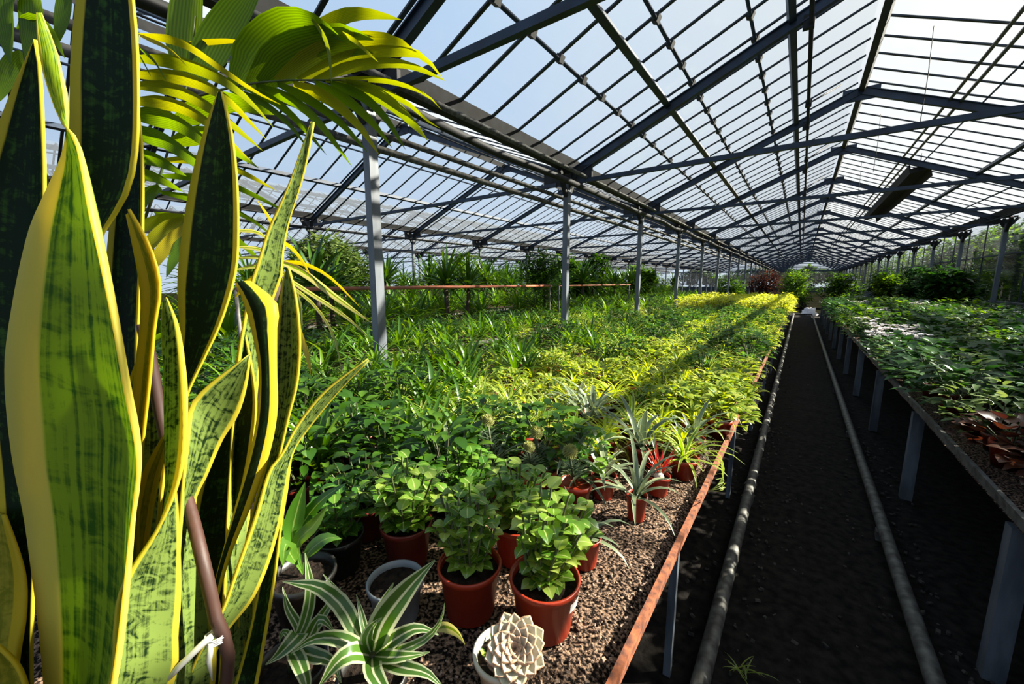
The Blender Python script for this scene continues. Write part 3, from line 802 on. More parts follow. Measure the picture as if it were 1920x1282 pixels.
# ---- the sunlit bench, row by row
def pick_sun(d, y):
    """d = distance in from the aisle edge."""
    a = rnd.random()
    if y < 1.15:
        if y < .8: return 'fig_bush' if a < .6 else 'dragon_plant'
        if d > 0.75: return 'dragon_plant' if a < .55 else ('fig_bush' if a < .8 else 'spider_plant')
        return 'leafy_peperomia' if a < .5 else 'fig_bush'
    if y < 1.7:
        if d < 0.75: return 'silver_strap_plant' if a < .3 else ('lime_spider_plant' if a < .8 else 'spider_plant')
        if d < 1.2: return 'lime_spider_plant' if a < .3 else ('spider_plant' if a < .75 else 'dragon_plant')
        return None if a < .3 else ('dragon_plant' if a < .72 else ('spider_plant' if a < .92 else 'fig_bush'))
    if y < 3.0:
        if d < 1.15: return 'lime_spider_plant' if a < .85 else 'variegated_ivy'
        return None if a < .35 else ('dragon_plant' if a < .72 else ('spider_plant' if a < .94 else 'lime_spider_plant'))
    if y < 5.5:
        if d < 1.2:
            return 'variegated_ivy' if a < .3 else ('spider_plant' if a < .48 else ('lime_spider_plant' if a < .64 else ('leafy_peperomia' if a < .84 else 'fig_bush')))
        return None if a < .2 else ('dragon_plant' if a < .65 else ('spider_plant' if a < .8 else ('variegated_ivy' if a < .9 else 'fig_bush')))
    if y < 9.6:
        return 'variegated_ivy' if a < .36 else ('leafy_peperomia' if a < .56 else ('spider_plant' if a < .70 else ('fig_bush' if a < .86 else 'lime_spider_plant')))
    return 'golden_foliage_plant'

counts = {}
rows = []
y = 0.24
while y < 14.5:
    rows.append(y)
    y += 0.125 if y < 1.7 else (0.14 if y < 3.0 else (0.20 if y < 9.6 else 0.27))
last_k = None; rn = 0
short_rows = [r for r in rows if r < Y0]
for ri, y in enumerate(rows):
    k = where(y, 0)
    if k != last_k: rn = 0; last_k = k
    rn += 1
    step = 0.135 if y < 1.7 else (0.145 if y < 3.0 else (0.205 if y < 9.6 else 0.27))
    d0 = 0.10
    if y < 0.72: d0 = 0.98
    elif y < 1.0: d0 = 0.62
    elif y < 1.36: d0 = 0.34
    nth = 0; d = d0
    while d < 2.25:
        key = pick_sun(d, y)
        x = -0.195 - d + rnd.uniform(-.025, .025)
        nth += 1; d += step
        if key is None: continue
        if min(math.hypot(x + 1.02, y - .12) - .07, math.hypot(x + .80, y - .22) - .03) < .12: continue
        if counts.get(key, 0) >= 290: continue
        counts[key] = counts.get(key, 0) + 1
        yy = y + rnd.uniform(-.03, .03)
        sc_ = rnd.uniform(.78, 1.2) * (1.0 if y < 3 else 1.2)
        rowno = (len(short_rows) - ri) if k < 0 else rn
        plant(key, key, x, yy, ZB, rowlabel(LOOK[key], 'sunlit bench', nth, rowno, k), GRP[key], sc_, y < 2.4)

# ---- the shaded bench
def pick_shade(d, y):
    a = rnd.random()
    if y < 2.35: return 'bronze_leaved_plant' if a < .8 else 'broad_leaved_plant'
    if 4.6 < y < 5.7 and d < 0.38: return 'white_cyclamen' if a < .75 else 'bronze_leaved_plant'
    if y < 5.2: return 'broad_leaved_plant' if a < .85 else 'shade_fern'
    return 'broad_leaved_plant' if a < .5 else ('shade_fern' if a < .8 else ('white_cyclamen' if a < .86 else 'golden_shade_plant'))
kind('shade_fern', [LM['olive'], LM['stem']], lambda: f_bush(90, 0.16, 0.20, 0.028, 0.07, 0.05), 4, 'terra_dark')
kind('golden_shade_plant', [LM['tree'], LM['stem']], lambda: f_bush(90, 0.17, 0.26, 0.04, 0.07, 0.05), 3, 'terra_dark')
LOOK['shade_fern'] = 'feathery olive green plant'; GRP['shade_fern'] = 'olive feathery plants on the shaded bench'
LOOK['golden_shade_plant'] = 'fresh green bushy plant'; GRP['golden_shade_plant'] = 'fresh green plants on the shaded bench'
y = 1.5; last_k = None; rn = 0
while y < 14.5:
    k = where(y, 0)
    if k != last_k: rn = 0; last_k = k
    rn += 1
    step = 0.22 if y < 6 else 0.29
    if k < 0: rn = int((Y0 - y) / step) + 1
    d = 0.13; nth = 0
    while d < 2.55 and d < 0.9 + y * 0.45:
        key = pick_shade(d, y); nth += 1
        look = LOOK[key]
        lb = '%s on shaded bench, %s from aisle, row %s %s' % (look, ORD[nth], NUM[rn], 'short of the first post' if k < 0 else 'past the %s post' % ORD[k + 1])
        plant(key, key, 0.56 + d + rnd.uniform(-.03, .03), y + rnd.uniform(-.04, .04), ZB, lb, GRP[key], rnd.uniform(.85, 1.2) * (1.0 if y < 6 else 1.25), y < 3.4)
        d += step
    y += step

# ---- behind the near posts: strap-leaved plants, then tall ones
kind('tall_dracaena', [LM['grass']], lambda: f_spider(44, 0.42, 0.026, 1.2, (0.25, 1.45), 0.09, n=6), 4, 'black_pot', 0.09, 0.13)
kind('dark_yucca', [LM['deep'], M['bark']], lambda: (lambda q: (q.tube([(0, 0, 0), (0.01, 0.01, 0.2), (0, 0, 0.42)], 0.02, 7, 1), q)[1])(f_spider(60, 0.45, 0.030, 0.9, (-0.2, 1.45), 0.42, n=5)), 4, 'black_pot', 0.1, 0.15)
LOOK['tall_dracaena'] = 'tall green dracaena'; LOOK['dark_yucca'] = 'dark spiky yucca'
y = 0.5; last_k = None; rn = 0
while y < 17:
    k = where(y, 0)
    if k != last_k: rn = 0; last_k = k
    rn += 1
    step = 0.23 if y < 7 else 0.34
    if k < 0: rn = int((Y0 - y) / step) + 1
    d = 0.15; nth = 0
    while d < 1.25:
        nth += 1
        a = rnd.random()
        key = 'dragon_plant' if a < .6 else ('fig_bush' if a < .75 else 'spider_plant')
        ps = 'short of the first post' if k < 0 else 'past the %s post' % ORD[k + 1]
        if counts.get(key, 0) < 295:
            counts[key] = counts.get(key, 0) + 1
            plant(key, key, -2.85 - d + rnd.uniform(-.04, .04), y + rnd.uniform(-.05, .05), ZB,
                  '%s on second bench, %s behind posts, row %s %s' % ({'dragon_plant': 'green strap-leaved plant', 'fig_bush': 'dark bush', 'spider_plant': 'striped spider plant'}[key], ORD[nth], NUM[rn], ps), 'plants on the second bench', rnd.uniform(1.1, 1.5) * (1 if y < 7 else 1.3))
        d += step
    y += step
y = 1.0; last_k = None; rn = 0
while y < 17.5:
    k = where(y, 0)
    if k != last_k: rn = 0; last_k = k
    rn += 1
    if k < 0: rn = int((Y0 - y) / 0.42) + 1
    for nth, d in enumerate((1.55, 2.05)):
        key = 'tall_dracaena' if rnd.random() < .75 else 'dark_yucca'
        ps = 'short of post one' if k < 0 else 'past post %s' % NUM[k + 1]
        if abs(y - 6.1) < 0.5: continue
        plant(key, key, -2.85 - d + rnd.uniform(-.1, .1), y + rnd.uniform(-.1, .1), ZB, '%s at back of second bench, %s line, clump %s %s' % (LOOK[key], ['front', 'back'][nth], NUM[rn], ps),
              'tall plants at the back of the second bench', rnd.uniform(1.3, 1.75), False)
    y += 0.42
y = 2.0; last_k = None; rn = 0
while y < 18:
    k = where(y, 0)
    if k != last_k: rn = 0; last_k = k
    rn += 1
    for nth, d in enumerate((0.25, 0.85, 1.5, 2.3, 3.0)):
        key = 'tall_dracaena' if (rnd.random() < .6 or nth < 1) else 'dark_yucca'
        ps = 'short of the first post' if k < 0 else 'level with post %s' % NUM[k + 1]
        plant(key, key, -5.95 - d + rnd.uniform(-.1, .1), y + rnd.uniform(-.1, .1), ZB, '%s on the third bench, %s back, clump %s %s' % (LOOK[key], ORD[nth + 1], NUM[rn], ps),
              'tall plants on the third bench', rnd.uniform(1.2, 1.9), False)
    y += 0.52

# ---- big specimens and background plants
def crown(mb, c, rad, nl, ll, lw, m=0, shell=0.55, lumps=9, droop=0.6):
    c = Vector(c); rad = Vector(rad)
    lc = []
    for i in range(lumps):
        v = Vector((rnd.gauss(0, 1), rnd.gauss(0, 1), rnd.gauss(0, 1))).normalized()
        lc.append((Vector((v.x * rad.x, v.y * rad.y, v.z * rad.z)) * 0.55, rnd.uniform(.4, .6)))
    for i in range(nl):
        o, k = rnd.choice(lc)
        v = Vector((rnd.gauss(0, 1), rnd.gauss(0, 1), rnd.gauss(0, 1))).normalized() * (shell + (1 - shell) * rnd.random())
        p = c + o + Vector((v.x * rad.x, v.y * rad.y, v.z * rad.z)) * k
        arch(mb, p, math.atan2(v.y, v.x) + rnd.uniform(-1.2, 1.2), rnd.uniform(-.5, .7), ll * rnd.uniform(.7, 1.3), lw * rnd.uniform(.7, 1.3), droop, 2, 0.15, None, m, 'ovate', 0, 1 if False else 2)
def tree(name, x, y, h, rad, mat, label, cat='tree', trunk_r=0.07, nl=2600, ll=0.16, lw=0.08, z0=0.0, group=None, base=0.35):
    t = thing(name, (x, y, z0), label, cat, group)
    q = MB(); q.tube([(0, 0, 0), (0.03, 0.02, h * 0.3), (-0.02, 0.03, h * 0.6)], [trunk_r, trunk_r * .8, trunk_r * .5], 8)
    for i in range(5):
        a = i * 1.3; q.tube([(0, 0, h * (.3 + .06 * i)), (rad * .5 * math.cos(a), rad * .5 * math.sin(a), h * (.5 + .07 * i))], [trunk_r * .5, trunk_r * .2], 5)
    q.build('trunk', M['bark'], t)
    q = MB(); crown(q, (0, 0, h * (1 + base) / 2), (rad, rad, h * (1 - base) / 2), nl, ll, lw)
    q.build('crown', mat, t)
    return t
# trees outside the glass wall; the nearer ones, out of view, are made taller to shade bench and aisle
tr = [(5.4, 1.6, 4.5, 1.5), (5.6, 3.8, 4.6, 1.6), (5.5, 5.8, 4.55, 1.5), (5.6, 7.8, 4.5, 1.5), (5.5, 10.0, 4.1, 1.4), (5.5, 12.6, 3.5, 1.2), (5.4, 14.6, 3.4, 1.1), (5.4, 16.6, 3.2, 1.2), (5.5, 19.0, 3.4, 1.3), (5.6, 21.5, 3.3, 1.4), (5.7, 24.5, 3.2, 1.4), (5.8, 28.0, 3.5, 1.6), (5.6, 32.0, 3.3, 1.6),
      (5.8, 37.0, 3.5, 1.8), (6.0, 43.0, 3.5, 1.9), (6.0, 50.0, 3.6, 2.0)]
for i, (x, y, h, r_) in enumerate(tr):
    tree('broadleaf_tree', x, y, h, r_, LM['tree'] if i % 3 != 1 else LM['tree2'],
         'leafy %s green tree outside the glass wall, %s along from the camera' % ('dark' if i % 3 == 1 else 'fresh', ORD[i + 1]), 'tree', group='trees outside the glass wall', base=0.12, nl=3600 if i < 10 else 2200, ll=0.2, lw=0.12)
# low hedge at the foot of the wall
for i in range(14):
    q = MB(); crown(q, (0, 0, 0.75), (0.55, 1.1, 0.75), 900, 0.14, 0.08)
    o = q.build('outdoor_shrub', LM['tree2' if i % 2 else 'tree'], None, (4.65, 1.0 + 2.0 * i, 0.0))
    tag(o, '%s green shrub against the outside of the glass wall, %s along' % ('dark' if i % 2 else 'bright', ORD[i + 1]), 'shrub', 'shrubs outside the glass wall')
for i, x in enumerate((-14, -11, -8, -5, -2.2, 0.6, 3.2, 6.2)):
    tree('garden_tree', x, 66.5 + (i % 3), 3.4 + 0.3 * (i % 2), 1.9, LM['tree'] if i % 2 else LM['tree2'], '%s tree beyond the far gable wall, %s from the left' % ('fresh green' if i % 2 else 'dark green', ORD[i + 1]), 'tree', 0.1, 1500, 0.5, 0.3, 0.0, 'trees beyond the far gable', 0.05)
# bushes standing indoors
big = tree('weeping_fig', -3.75, 6.1, 1.30, 0.45, LM['deep'], 'big rounded dark green fig tree standing behind the second post', 'potted tree', 0.03, 3000, 0.09, 0.03, ZB, None, 0.05)
for i, (x, y, h, r_, mk, lb) in enumerate([
        (-8.2, 5.0, 1.7, 0.7, 'olive', 'pale feathery shrub far behind the first post'), (-7.0, 3.8, 1.6, 0.6, 'olive', 'grey-green shrub just beside the first post far back'),
        (-5.0, 9.4, 1.4, 0.5, 'deep', 'dark indoor bush behind the big fig tree'), (-5.2, 11.5, 1.5, 0.55, 'tree2', 'dark indoor bush between the second and third posts'),
        (-4.6, 14.0, 1.3, 0.6, 'grass', 'green indoor bush behind the third post'), (-9.0, 9.5, 1.6, 0.7, 'grass', 'tall green shrub in front of the second post row'),
        (0.1, 24.0, 1.9, 1.0, 'grass', 'bright green bush across the far end of the aisle'), (1.6, 25.0, 1.7, 0.9, 'tree', 'green bush beside the bright one at the aisle end'),
        (-1.6, 26.0, 2.0, 0.9, 'red', 'rusty red foliage bush beyond the far end of the sunlit bench'), (-2.9, 22.0, 1.6, 0.8, 'grass', 'green bush beyond the golden plants by the posts'),
        (2.6, 20.5, 1.8, 0.8, 'tree2', 'dark bush at the far end of the shaded bench'), (2.4, 16.9, 0.9, 0.6, 'golden', 'fresh green mound on the far shaded bench'),
        (2.7, 13.0, 1.0, 0.6, 'shade', 'dark mound of leaves against the glass wall, nearer one'), (2.6, 15.0, 1.1, 0.6, 'shade', 'dark mound of leaves against the glass wall, farther one'),
        (-6.5, 24.0, 1.8, 1.0, 'olive', 'olive green bush far behind the fourth post'), (-9.5, 20.0, 1.9, 1.0, 'deep', 'dark bush in the second post row far back')]):
    on_bench = y < 18 and not (x > -5.9 and x < -5.3)
    tree('indoor_shrub', x, y, h, r_, LM['tree'] if mk == 'golden' else LM[mk], lb, 'shrub', 0.025, 2200, 0.18, 0.08, ZB if on_bench else 0.0, 'background shrubs under glass', 0.05)
# ------------------------------------------------------------------ foreground plants on the sunlit bench
def catmull(P, n):
    """Smooth resampling of a list of points, evenly along its length."""
    P = [Vector(p) for p in P]
    fine = []
    for i in range(len(P) - 1):
        a = P[max(i - 1, 0)]; b = P[i]; c = P[i + 1]; d = P[min(i + 2, len(P) - 1)]
        for j in range(10):
            t = j / 10
            fine.append(0.5 * ((2 * b) + (c - a) * t + (2 * a - 5 * b + 4 * c - d) * t * t + (3 * b - a - 3 * c + d) * t ** 3))
    fine.append(P[-1])
    acc = [0]
    for i in range(1, len(fine)): acc.append(acc[-1] + (fine[i] - fine[i - 1]).length)
    out_ = []; k = 0
    for i in range(n):
        s_ = acc[-1] * i / (n - 1)
        while k < len(acc) - 2 and acc[k + 1] < s_: k += 1
        f = (s_ - acc[k]) / max(1e-9, acc[k + 1] - acc[k])
        out_.append(fine[k].lerp(fine[k + 1], min(1, max(0, f))))
    return out_

def sword(parent, mat, Lp, Rp, d, base, name='leaf', bulge=0.22, n=44, thick=0.0022, bw=0.018, turn=0.0):
    """A stiff sword leaf between its two edges. d: distance at the bottom and at the tip; rows run from the bottom up.
    An edge point may carry its own offset in distance as a third number."""
    def pts(E):
        out_ = []
        m_ = len(E)
        for i, p in enumerate(E):
            dd = d[0] + (d[1] - d[0]) * i / (m_ - 1) + (p[2] if len(p) > 2 else 0)
            out_.append(at(p[0], p[1], dd))
        return out_
    Lw, Rw = pts([(p[0], p[1], (p[2] if len(p) > 2 else 0) - turn * max(0, 1 - 1.5 * max(0, i / len(Lp) - .2))) for i, p in enumerate(Lp)]), pts([(p[0], p[1], (p[2] if len(p) > 2 else 0) + turn * max(0, 1 - 1.5 * max(0, i / len(Rp) - .2))) for i, p in enumerate(Rp)])
    sd = (Rw[0] - Lw[0]).normalized()
    B = Vector(base)
    q1 = (Lw[0] + Rw[0]) / 2
    Lw = [B - sd * bw, (B - sd * bw).lerp(Lw[0], 0.5)] + Lw; Rw = [B + sd * bw, (B + sd * bw).lerp(Rw[0], 0.5)] + Rw
    Lw = catmull(Lw, n); Rw = catmull(Rw, n)
    mb = MB(); U = 8; v = 0
    prev = None
    for i in range(n):
        a, b = Lw[i], Rw[i]; c = (a + b) / 2
        if i: v += (c - prev).length
        prev = c
        i0, i1 = max(i - 1, 0), min(i + 1, n - 1)
        t = ((Lw[i1] + Rw[i1]) - (Lw[i0] + Rw[i0])).normalized()
        w = (b - a); nr = t.cross(w)
        nr = nr.normalized() if nr.length > 1e-9 else Vector((0, 0, 0))
        for k in range(U + 1):
            u = k / U
            bl = 4 * u * (1 - u)
            mb.v.append(a.lerp(b, u) + nr * (w.length * bulge * (bl - 0.0)))
        if i:
            for k in range(U):
                o = (i - 1) * (U + 1) + k
                mb.face([o, o + 1, o + U + 2, o + U + 1], [(k / U, vp), ((k + 1) / U, vp), ((k + 1) / U, v), (k / U, v)])
        vp = v
    o = mb.build(name, mat, parent)
    sol = o.modifiers.new('thickness', 'SOLIDIFY'); sol.thickness = thick; sol.offset = 0
    if parent: o.matrix_parent_inverse = Matrix.Translation(parent.location).inverted()
    return o

Y1, Y2 = lin(226, 214, 70), lin(232, 220, 120)
S_A = snake_mat('sword_leaf_backlit', lin(74, 122, 18), lin(168, 200, 40), lin(250, 240, 120), 0.14, 9, 0.5, 0.78, (26.0, 2.2), 0.42)  # backlit copy of the sword leaf, sun glow put into the greens
S_D = snake_mat('sword_leaf_dark', lin(22, 44, 14), lin(62, 104, 34), lin(224, 208, 62), 0.125, 14, 0.25, 0.35)
S_H = snake_mat('sword_leaf_wide_margin', lin(18, 36, 12), lin(50, 84, 30), lin(236, 214, 60), 0.30, 14, 0.35, 0.3)
S_B = snake_mat('sword_leaf_banded', lin(26, 50, 22), lin(136, 160, 84), lin(224, 208, 70), 0.10, 20, 0.35, 0.75)
S_Y = snake_mat('sword_leaf_yellow', lin(150, 150, 36), lin(190, 180, 60), lin(226, 202, 50), 0.30, 14, 0.4, 0.6)

SP = Vector((-0.46, 0.03, ZB))
sn = thing('snake_plant', SP, 'tall snake plant with yellow-edged banded leaves filling the near end of the bench', 'potted plant')
pm_ = MB(); pm_.lathe([(0.0, 0.004), (0.085, 0.004), (0.087, 0), (0.108, 0.16), (0.116, 0.16), (0.117, 0.19), (0.109, 0.19), (0.105, 0.165)], 28)
pp = pm_.build('pot', M['terra_dark'], sn)
sm_ = MB(); sm_.lathe([(0.107, 0.165), (0.05, 0.17), (0.0005, 0.172)], 20); sm_.build('soil', M['pot_soil'], pp)
def sb(dx, dy): return SP + Vector((dx, dy, 0.165))

# B: dark leaf at the very edge of the picture
sword(sn, S_D, [(20, 1282), (-10, 900), (-60, 600), (-50, 380), (-5, 240), (30, 150), (62, 78)],
      [(60, 1282), (70, 900), (80, 600), (84, 350), (80, 220), (74, 120), (66, 74)], (0.33, 0.31), sb(-0.07, -0.05))
# C: tall dark leaf that leaves the top of the frame
sword(sn, S_D, [(120, 1282), (110, 900), (112, 600), (128, 400), (132, 200), (134, 100), (145, -10), (165, -140), (200, -230)],
      [(170, 1282), (172, 900), (168, 600), (185, 458), (236, 370), (257, 280), (259, 120), (250, 0), (236, -110), (205, -230)], (0.37, 0.33), sb(-0.03, 0.02), bulge=0.12)
# D: behind C
sword(sn, S_D, [(210, 1282), (205, 900), (196, 650), (198, 520), (206, 420), (225, 300), (248, 180)],
      [(270, 1282), (268, 900), (258, 700), (262, 560), (268, 430), (267, 280), (254, 175)], (0.42, 0.40), sb(0.0, 0.05), bulge=0.15)
# A: the big leaf, its backlit glow put into the colour, with its twisted tip
sword(sn, S_A, [(84, 1282), (52, 1000), (24, 850), (11, 700), (24, 580), (54, 440), (86, 362, -.004), (114, 300, -.008), (126, 245, -.01), (127, 185, -.006), (110, 112), (90, 58), (76, 24)],
      [(212, 1282), (246, 1000), (260, 870), (236, 730), (209, 580), (186, 470), (168, 390), (156, 320, .006), (142, 262, .012), (116, 226, .014), (88, 150, .01), (72, 85), (70, 26)], (0.29, 0.25), sb(0.03, -0.055), turn=-0.034, bulge=0.14, n=64)
# E: curled yellow-green leaf in front of the cane
sword(sn, S_Y, [(236, 1100), (238, 900), (250, 720), (262, 610), (262, 540), (250, 470), (236, 402)],
      [(262, 1100), (262, 900), (280, 720), (290, 610), (300, 535), (280, 460), (242, 392)], (0.345, 0.335), sb(0.02, 0.02), bulge=0.3, bw=0.012)
# F: the tall dark leaf with the pale point
sword(sn, S_D, [(250, 1282), (262, 1080), (290, 900), (322, 760), (338, 640), (333, 540), (340, 450), (354, 360), (370, 290), (389, 225), (409, 172)],
      [(275, 1282), (285, 1080), (312, 880), (350, 745), (384, 670), (416, 600), (442, 510), (447, 430), (444, 330), (434, 245), (416, 172)], (0.40, 0.39), sb(0.05, 0.04), bulge=0.12, n=56)
# Q: short banded leaf behind the cane
sword(sn, S_B, [(228, 1150), (228, 950), (226, 840), (232, 745), (248, 695), (268, 645)],
      [(290, 1150), (302, 950), (312, 850), (308, 760), (292, 690), (274, 640)], (0.39, 0.38), sb(0.02, 0.04), bulge=0.15)
# P: yellow piece low in the middle
sword(sn, S_Y, [(232, 1250), (238, 1080), (246, 980), (262, 900), (288, 845), (312, 808)],
      [(262, 1250), (270, 1080), (282, 980), (296, 900), (310, 850), (320, 808)], (0.355, 0.35), sb(0.04, 0.0), bulge=0.2)
# G and H: the banded leaf whose upper half twists towards the right, and its dark lower face
sword(sn, S_B, [(430, 900), (438, 760), (448, 660), (458, 600), (468, 540), (484, 490), (503, 430), (524, 385), (545, 335), (562, 285), (583, 228)],
      [(470, 900), (480, 760), (494, 640), (512, 565), (530, 515), (532, 478), (541, 425), (553, 385), (567, 340), (578, 292), (589, 229)], (0.44, 0.43), sb(0.075, 0.05), turn=0.015, bulge=0.10, n=56)
sword(sn, S_H, [(330, 1282), (388, 1160), (410, 1070), (440, 960), (468, 860), (484, 780), (487, 690), (470, 605), (456, 560), (443, 532)],
      [(360, 1282), (406, 1130), (436, 1030), (474, 940), (505, 850), (520, 770), (519, 690), (519, 620), (520, 570), (470, 528)], (0.37, 0.385), sb(0.08, 0.0), bulge=-0.25, n=48)
sword(sn, S_B, [(440, 1282), (450, 1080), (472, 960), (498, 870), (510, 770), (512, 680), (520, 600), (526, 550), (534, 510)],
      [(474, 1282), (480, 1080), (500, 960), (520, 875), (542, 780), (558, 715), (563, 640), (556, 560), (542, 502)], (0.41, 0.41), sb(0.09, 0.04), bulge=0.2, n=44)
sword(sn, S_D, [(345, 1282), (350, 1100), (362, 950), (390, 850), (430, 740), (452, 620)],
      [(424, 1282), (434, 1100), (454, 950), (472, 850), (480, 740), (458, 615)], (0.425, 0.43), sb(0.06, 0.05), bulge=0.12)
sword(sn, S_D, [(262, 1282), (268, 1100), (276, 960), (290, 860), (306, 760), (322, 660)],
      [(340, 1282), (350, 1100), (358, 960), (360, 860), (352, 760), (328, 655)], (0.43, 0.43), sb(0.02, 0.06), bulge=0.12)
# J: banded leaf in the middle with a sharp corner tip
sword(sn, S_B, [(318, 1282), (330, 1120), (338, 1000), (344, 900), (350, 812), (356, 760), (390, 722), (432, 690), (467, 664)],
      [(402, 1282), (392, 1120), (372, 1000), (366, 938), (388, 890), (416, 828), (446, 778), (462, 724), (469, 668)], (0.345, 0.36), sb(0.06, -0.02), turn=0.022, bulge=0.10, n=48)
# K: twisted leaf: narrow above, broad and pale banded below
sword(sn, S_B, [(205, 1282), (214, 1190), (222, 1120), (246, 1066), (292, 998), (326, 928, -.004), (344, 860, -.008), (350, 765, -.008), (346, 690, -.004), (334, 610), (313, 558)],
      [(326, 1282), (334, 1190), (340, 1110), (338, 1040), (334, 980), (330, 930, .008), (320, 860, .012), (314, 765, .012), (309, 690, .008), (305, 610), (309, 560)], (0.30, 0.31), sb(0.055, -0.06), turn=0.018, bulge=0.10, n=56)
# L and M: outermost leaf bending away to the right, dark one behind it
sword(sn, S_B, [(350, 1282), (414, 1150), (446, 1060), (480, 965), (504, 885), (530, 850), (556, 800), (600, 742), (648, 702), (690, 672)],
      [(385, 1282), (420, 1192), (474, 1122), (504, 1055), (524, 985), (536, 920), (549, 850), (580, 802), (640, 730), (692, 676)], (0.36, 0.40), sb(0.09, -0.01), turn=0.014, bulge=0.10, n=56)
sword(sn, S_D, [(440, 1282), (468, 1180), (488, 1080), (508, 980), (526, 920), (540, 862)],
      [(482, 1282), (500, 1180), (516, 1080), (528, 980), (538, 920), (545, 862)], (0.39, 0.40), sb(0.095, 0.02), bulge=0.15)
# N, O: broad dull yellow leaves in the bottom corner
sword(sn, S_Y, [(-90, 1400), (-95, 1240), (-85, 1120), (-60, 1030), (-20, 960)],
      [(20, 1400), (34, 1240), (47, 1150), (44, 1070), (10, 968)], (0.31, 0.32), sb(-0.09, -0.05), bulge=0.15)
sword(sn, S_Y, [(-60, 1420), (-70, 1340), (-60, 1280), (-30, 1215)],
      [(60, 1420), (52, 1310), (32, 1250), (-10, 1206)], (0.29, 0.29), sb(-0.04, -0.08), bulge=0.25)

# the cane among the leaves, tied with silver wire
cp = [SP + Vector((0.085, 0.0, 0.17)), at(424, 1282, 0.335), at(402, 1150, 0.333), at(380, 1050, 0.333), at(355, 950, 0.356), at(330, 880, 0.370), at(306, 800, 0.376), at(285, 690, 0.370), at(268, 608, 0.362)]
q = MB(); q.tube(catmull(cp, 30), 0.0050, 10)
cane = tag(q.build('support_cane', M['cane']), 'brown bamboo cane leaning among the snake plant leaves', 'cane')
q = MB()
wp = []
for i in range(40):
    a = i * 0.75; c = at(404, 1196, 0.332) + Vector((0, 0, 0.004 * (i / 40 - .5) * 2))
    wp.append(c + RGT * math.cos(a) * 0.0072 + FWD * math.sin(a) * 0.0072)
q.tube(wp, 0.0007, 5)
t = thing('wire_tie', at(404, 1196, 0.332), 'twist of silver wire tied round the brown cane', 'wire')
o = q.build('wire_coil', M['wire'], t); o.matrix_parent_inverse = Matrix.Translation(t.location).inverted()
q = MB(); q.tube([at(398, 1192, 0.326), at(385, 1202, 0.322), at(340, 1245, 0.318), at(296, 1292, 0.315)], 0.0026, 8)
o = q.build('wire_end', M['wire'], t); o.matrix_parent_inverse = Matrix.Translation(t.location).inverted()
q = MB(); q.tube([at(396, 1205, 0.326), at(392, 1240, 0.325), at(398, 1276, 0.325)], [0.0026, 0.002, 0.0004], 6)
o = q.build('wire_end', M['wire'], t); o.matrix_parent_inverse = Matrix.Translation(t.location).inverted()

def leafline(mb, pts, w, fold=0.3, r=None, m=0, n=9, prof='palm', face=None):
    """A leaf along points of (px, py, distance); w in metres."""
    P = catmull([at(*p) for p in pts], n)
    wd = []
    for i in range(n):
        s_ = i / (n - 1)
        if prof == 'palm': k = min(1, 0.45 + s_ * 2.4) * max(0.03, 1 - s_ ** 3.5)
        else: k = max(0.04, math.sin(PI * min(1, 0.1 + 0.9 * s_) ** 0.85))
        wd.append(w * k)
    f = face if face is not None else (CAM - P[n // 2]).normalized() * 0.75 - SUN_DIR * 0.55
    mb.strip(P, wd, f, fold, rnd.random() if r is None else r, m, 2)

def own(o, parent):
    o.matrix_parent_inverse = Matrix.Translation(parent.location).inverted(); return o

# ---- kentia palm behind the snake plant
PP = Vector((-1.02, 0.12, ZB))
LM['palm_tip'] = leaf('palm_leaflet_yellow_backlit', [lin(104, 136, 20), lin(160, 168, 26), lin(214, 190, 30)], 0.5, 0.07, 0.4, veins=0.2)  # yellowing tips, also backlit leaflets with the sun's glow put into the colour
pal = thing('kentia_palm', PP, 'palm with long feathery fronds and yellowing tips arching over the snake plant', 'potted palm')
q = MB(); q.lathe([(0, 0.004), (0.10, 0.004), (0.102, 0), (0.13, 0.2), (0.14, 0.2), (0.14, 0.23), (0.13, 0.23), (0.127, 0.2)], 24)
pp = q.build('pot', M['black_pot'], pal)
q = MB(); q.lathe([(0.128, 0.2), (0.06, 0.21), (0.0005, 0.21)], 20); q.build('soil', M['pot_soil'], pp)
PT = PP + Vector((0, 0, 0.2))
def frond(stem, leaflets, name='frond'):
    q = MB(); P = catmull([PT + Vector((rnd.uniform(-.02, .02), rnd.uniform(-.02, .02), 0)), PT.lerp(at(*stem[0]), 0.5) + Vector((-0.04, 0, 0.05))] + [at(*p) for p in stem], 26)
    q.tube(P, [0.006 - 0.0045 * i / 25 for i in range(26)], 7)
    fr_ = own(q.build(name, LM['stem'], pal), pal)
    for pts, w, tint in leaflets:
        q = MB()
        leafline(q, pts, w, 0.22, rnd.uniform(.2, .8), 0, 10)
        o = q.build('leaflet', LM['palm_tip'] if tint == 'y' else LM['palm'], fr_)
D1 = 0.86
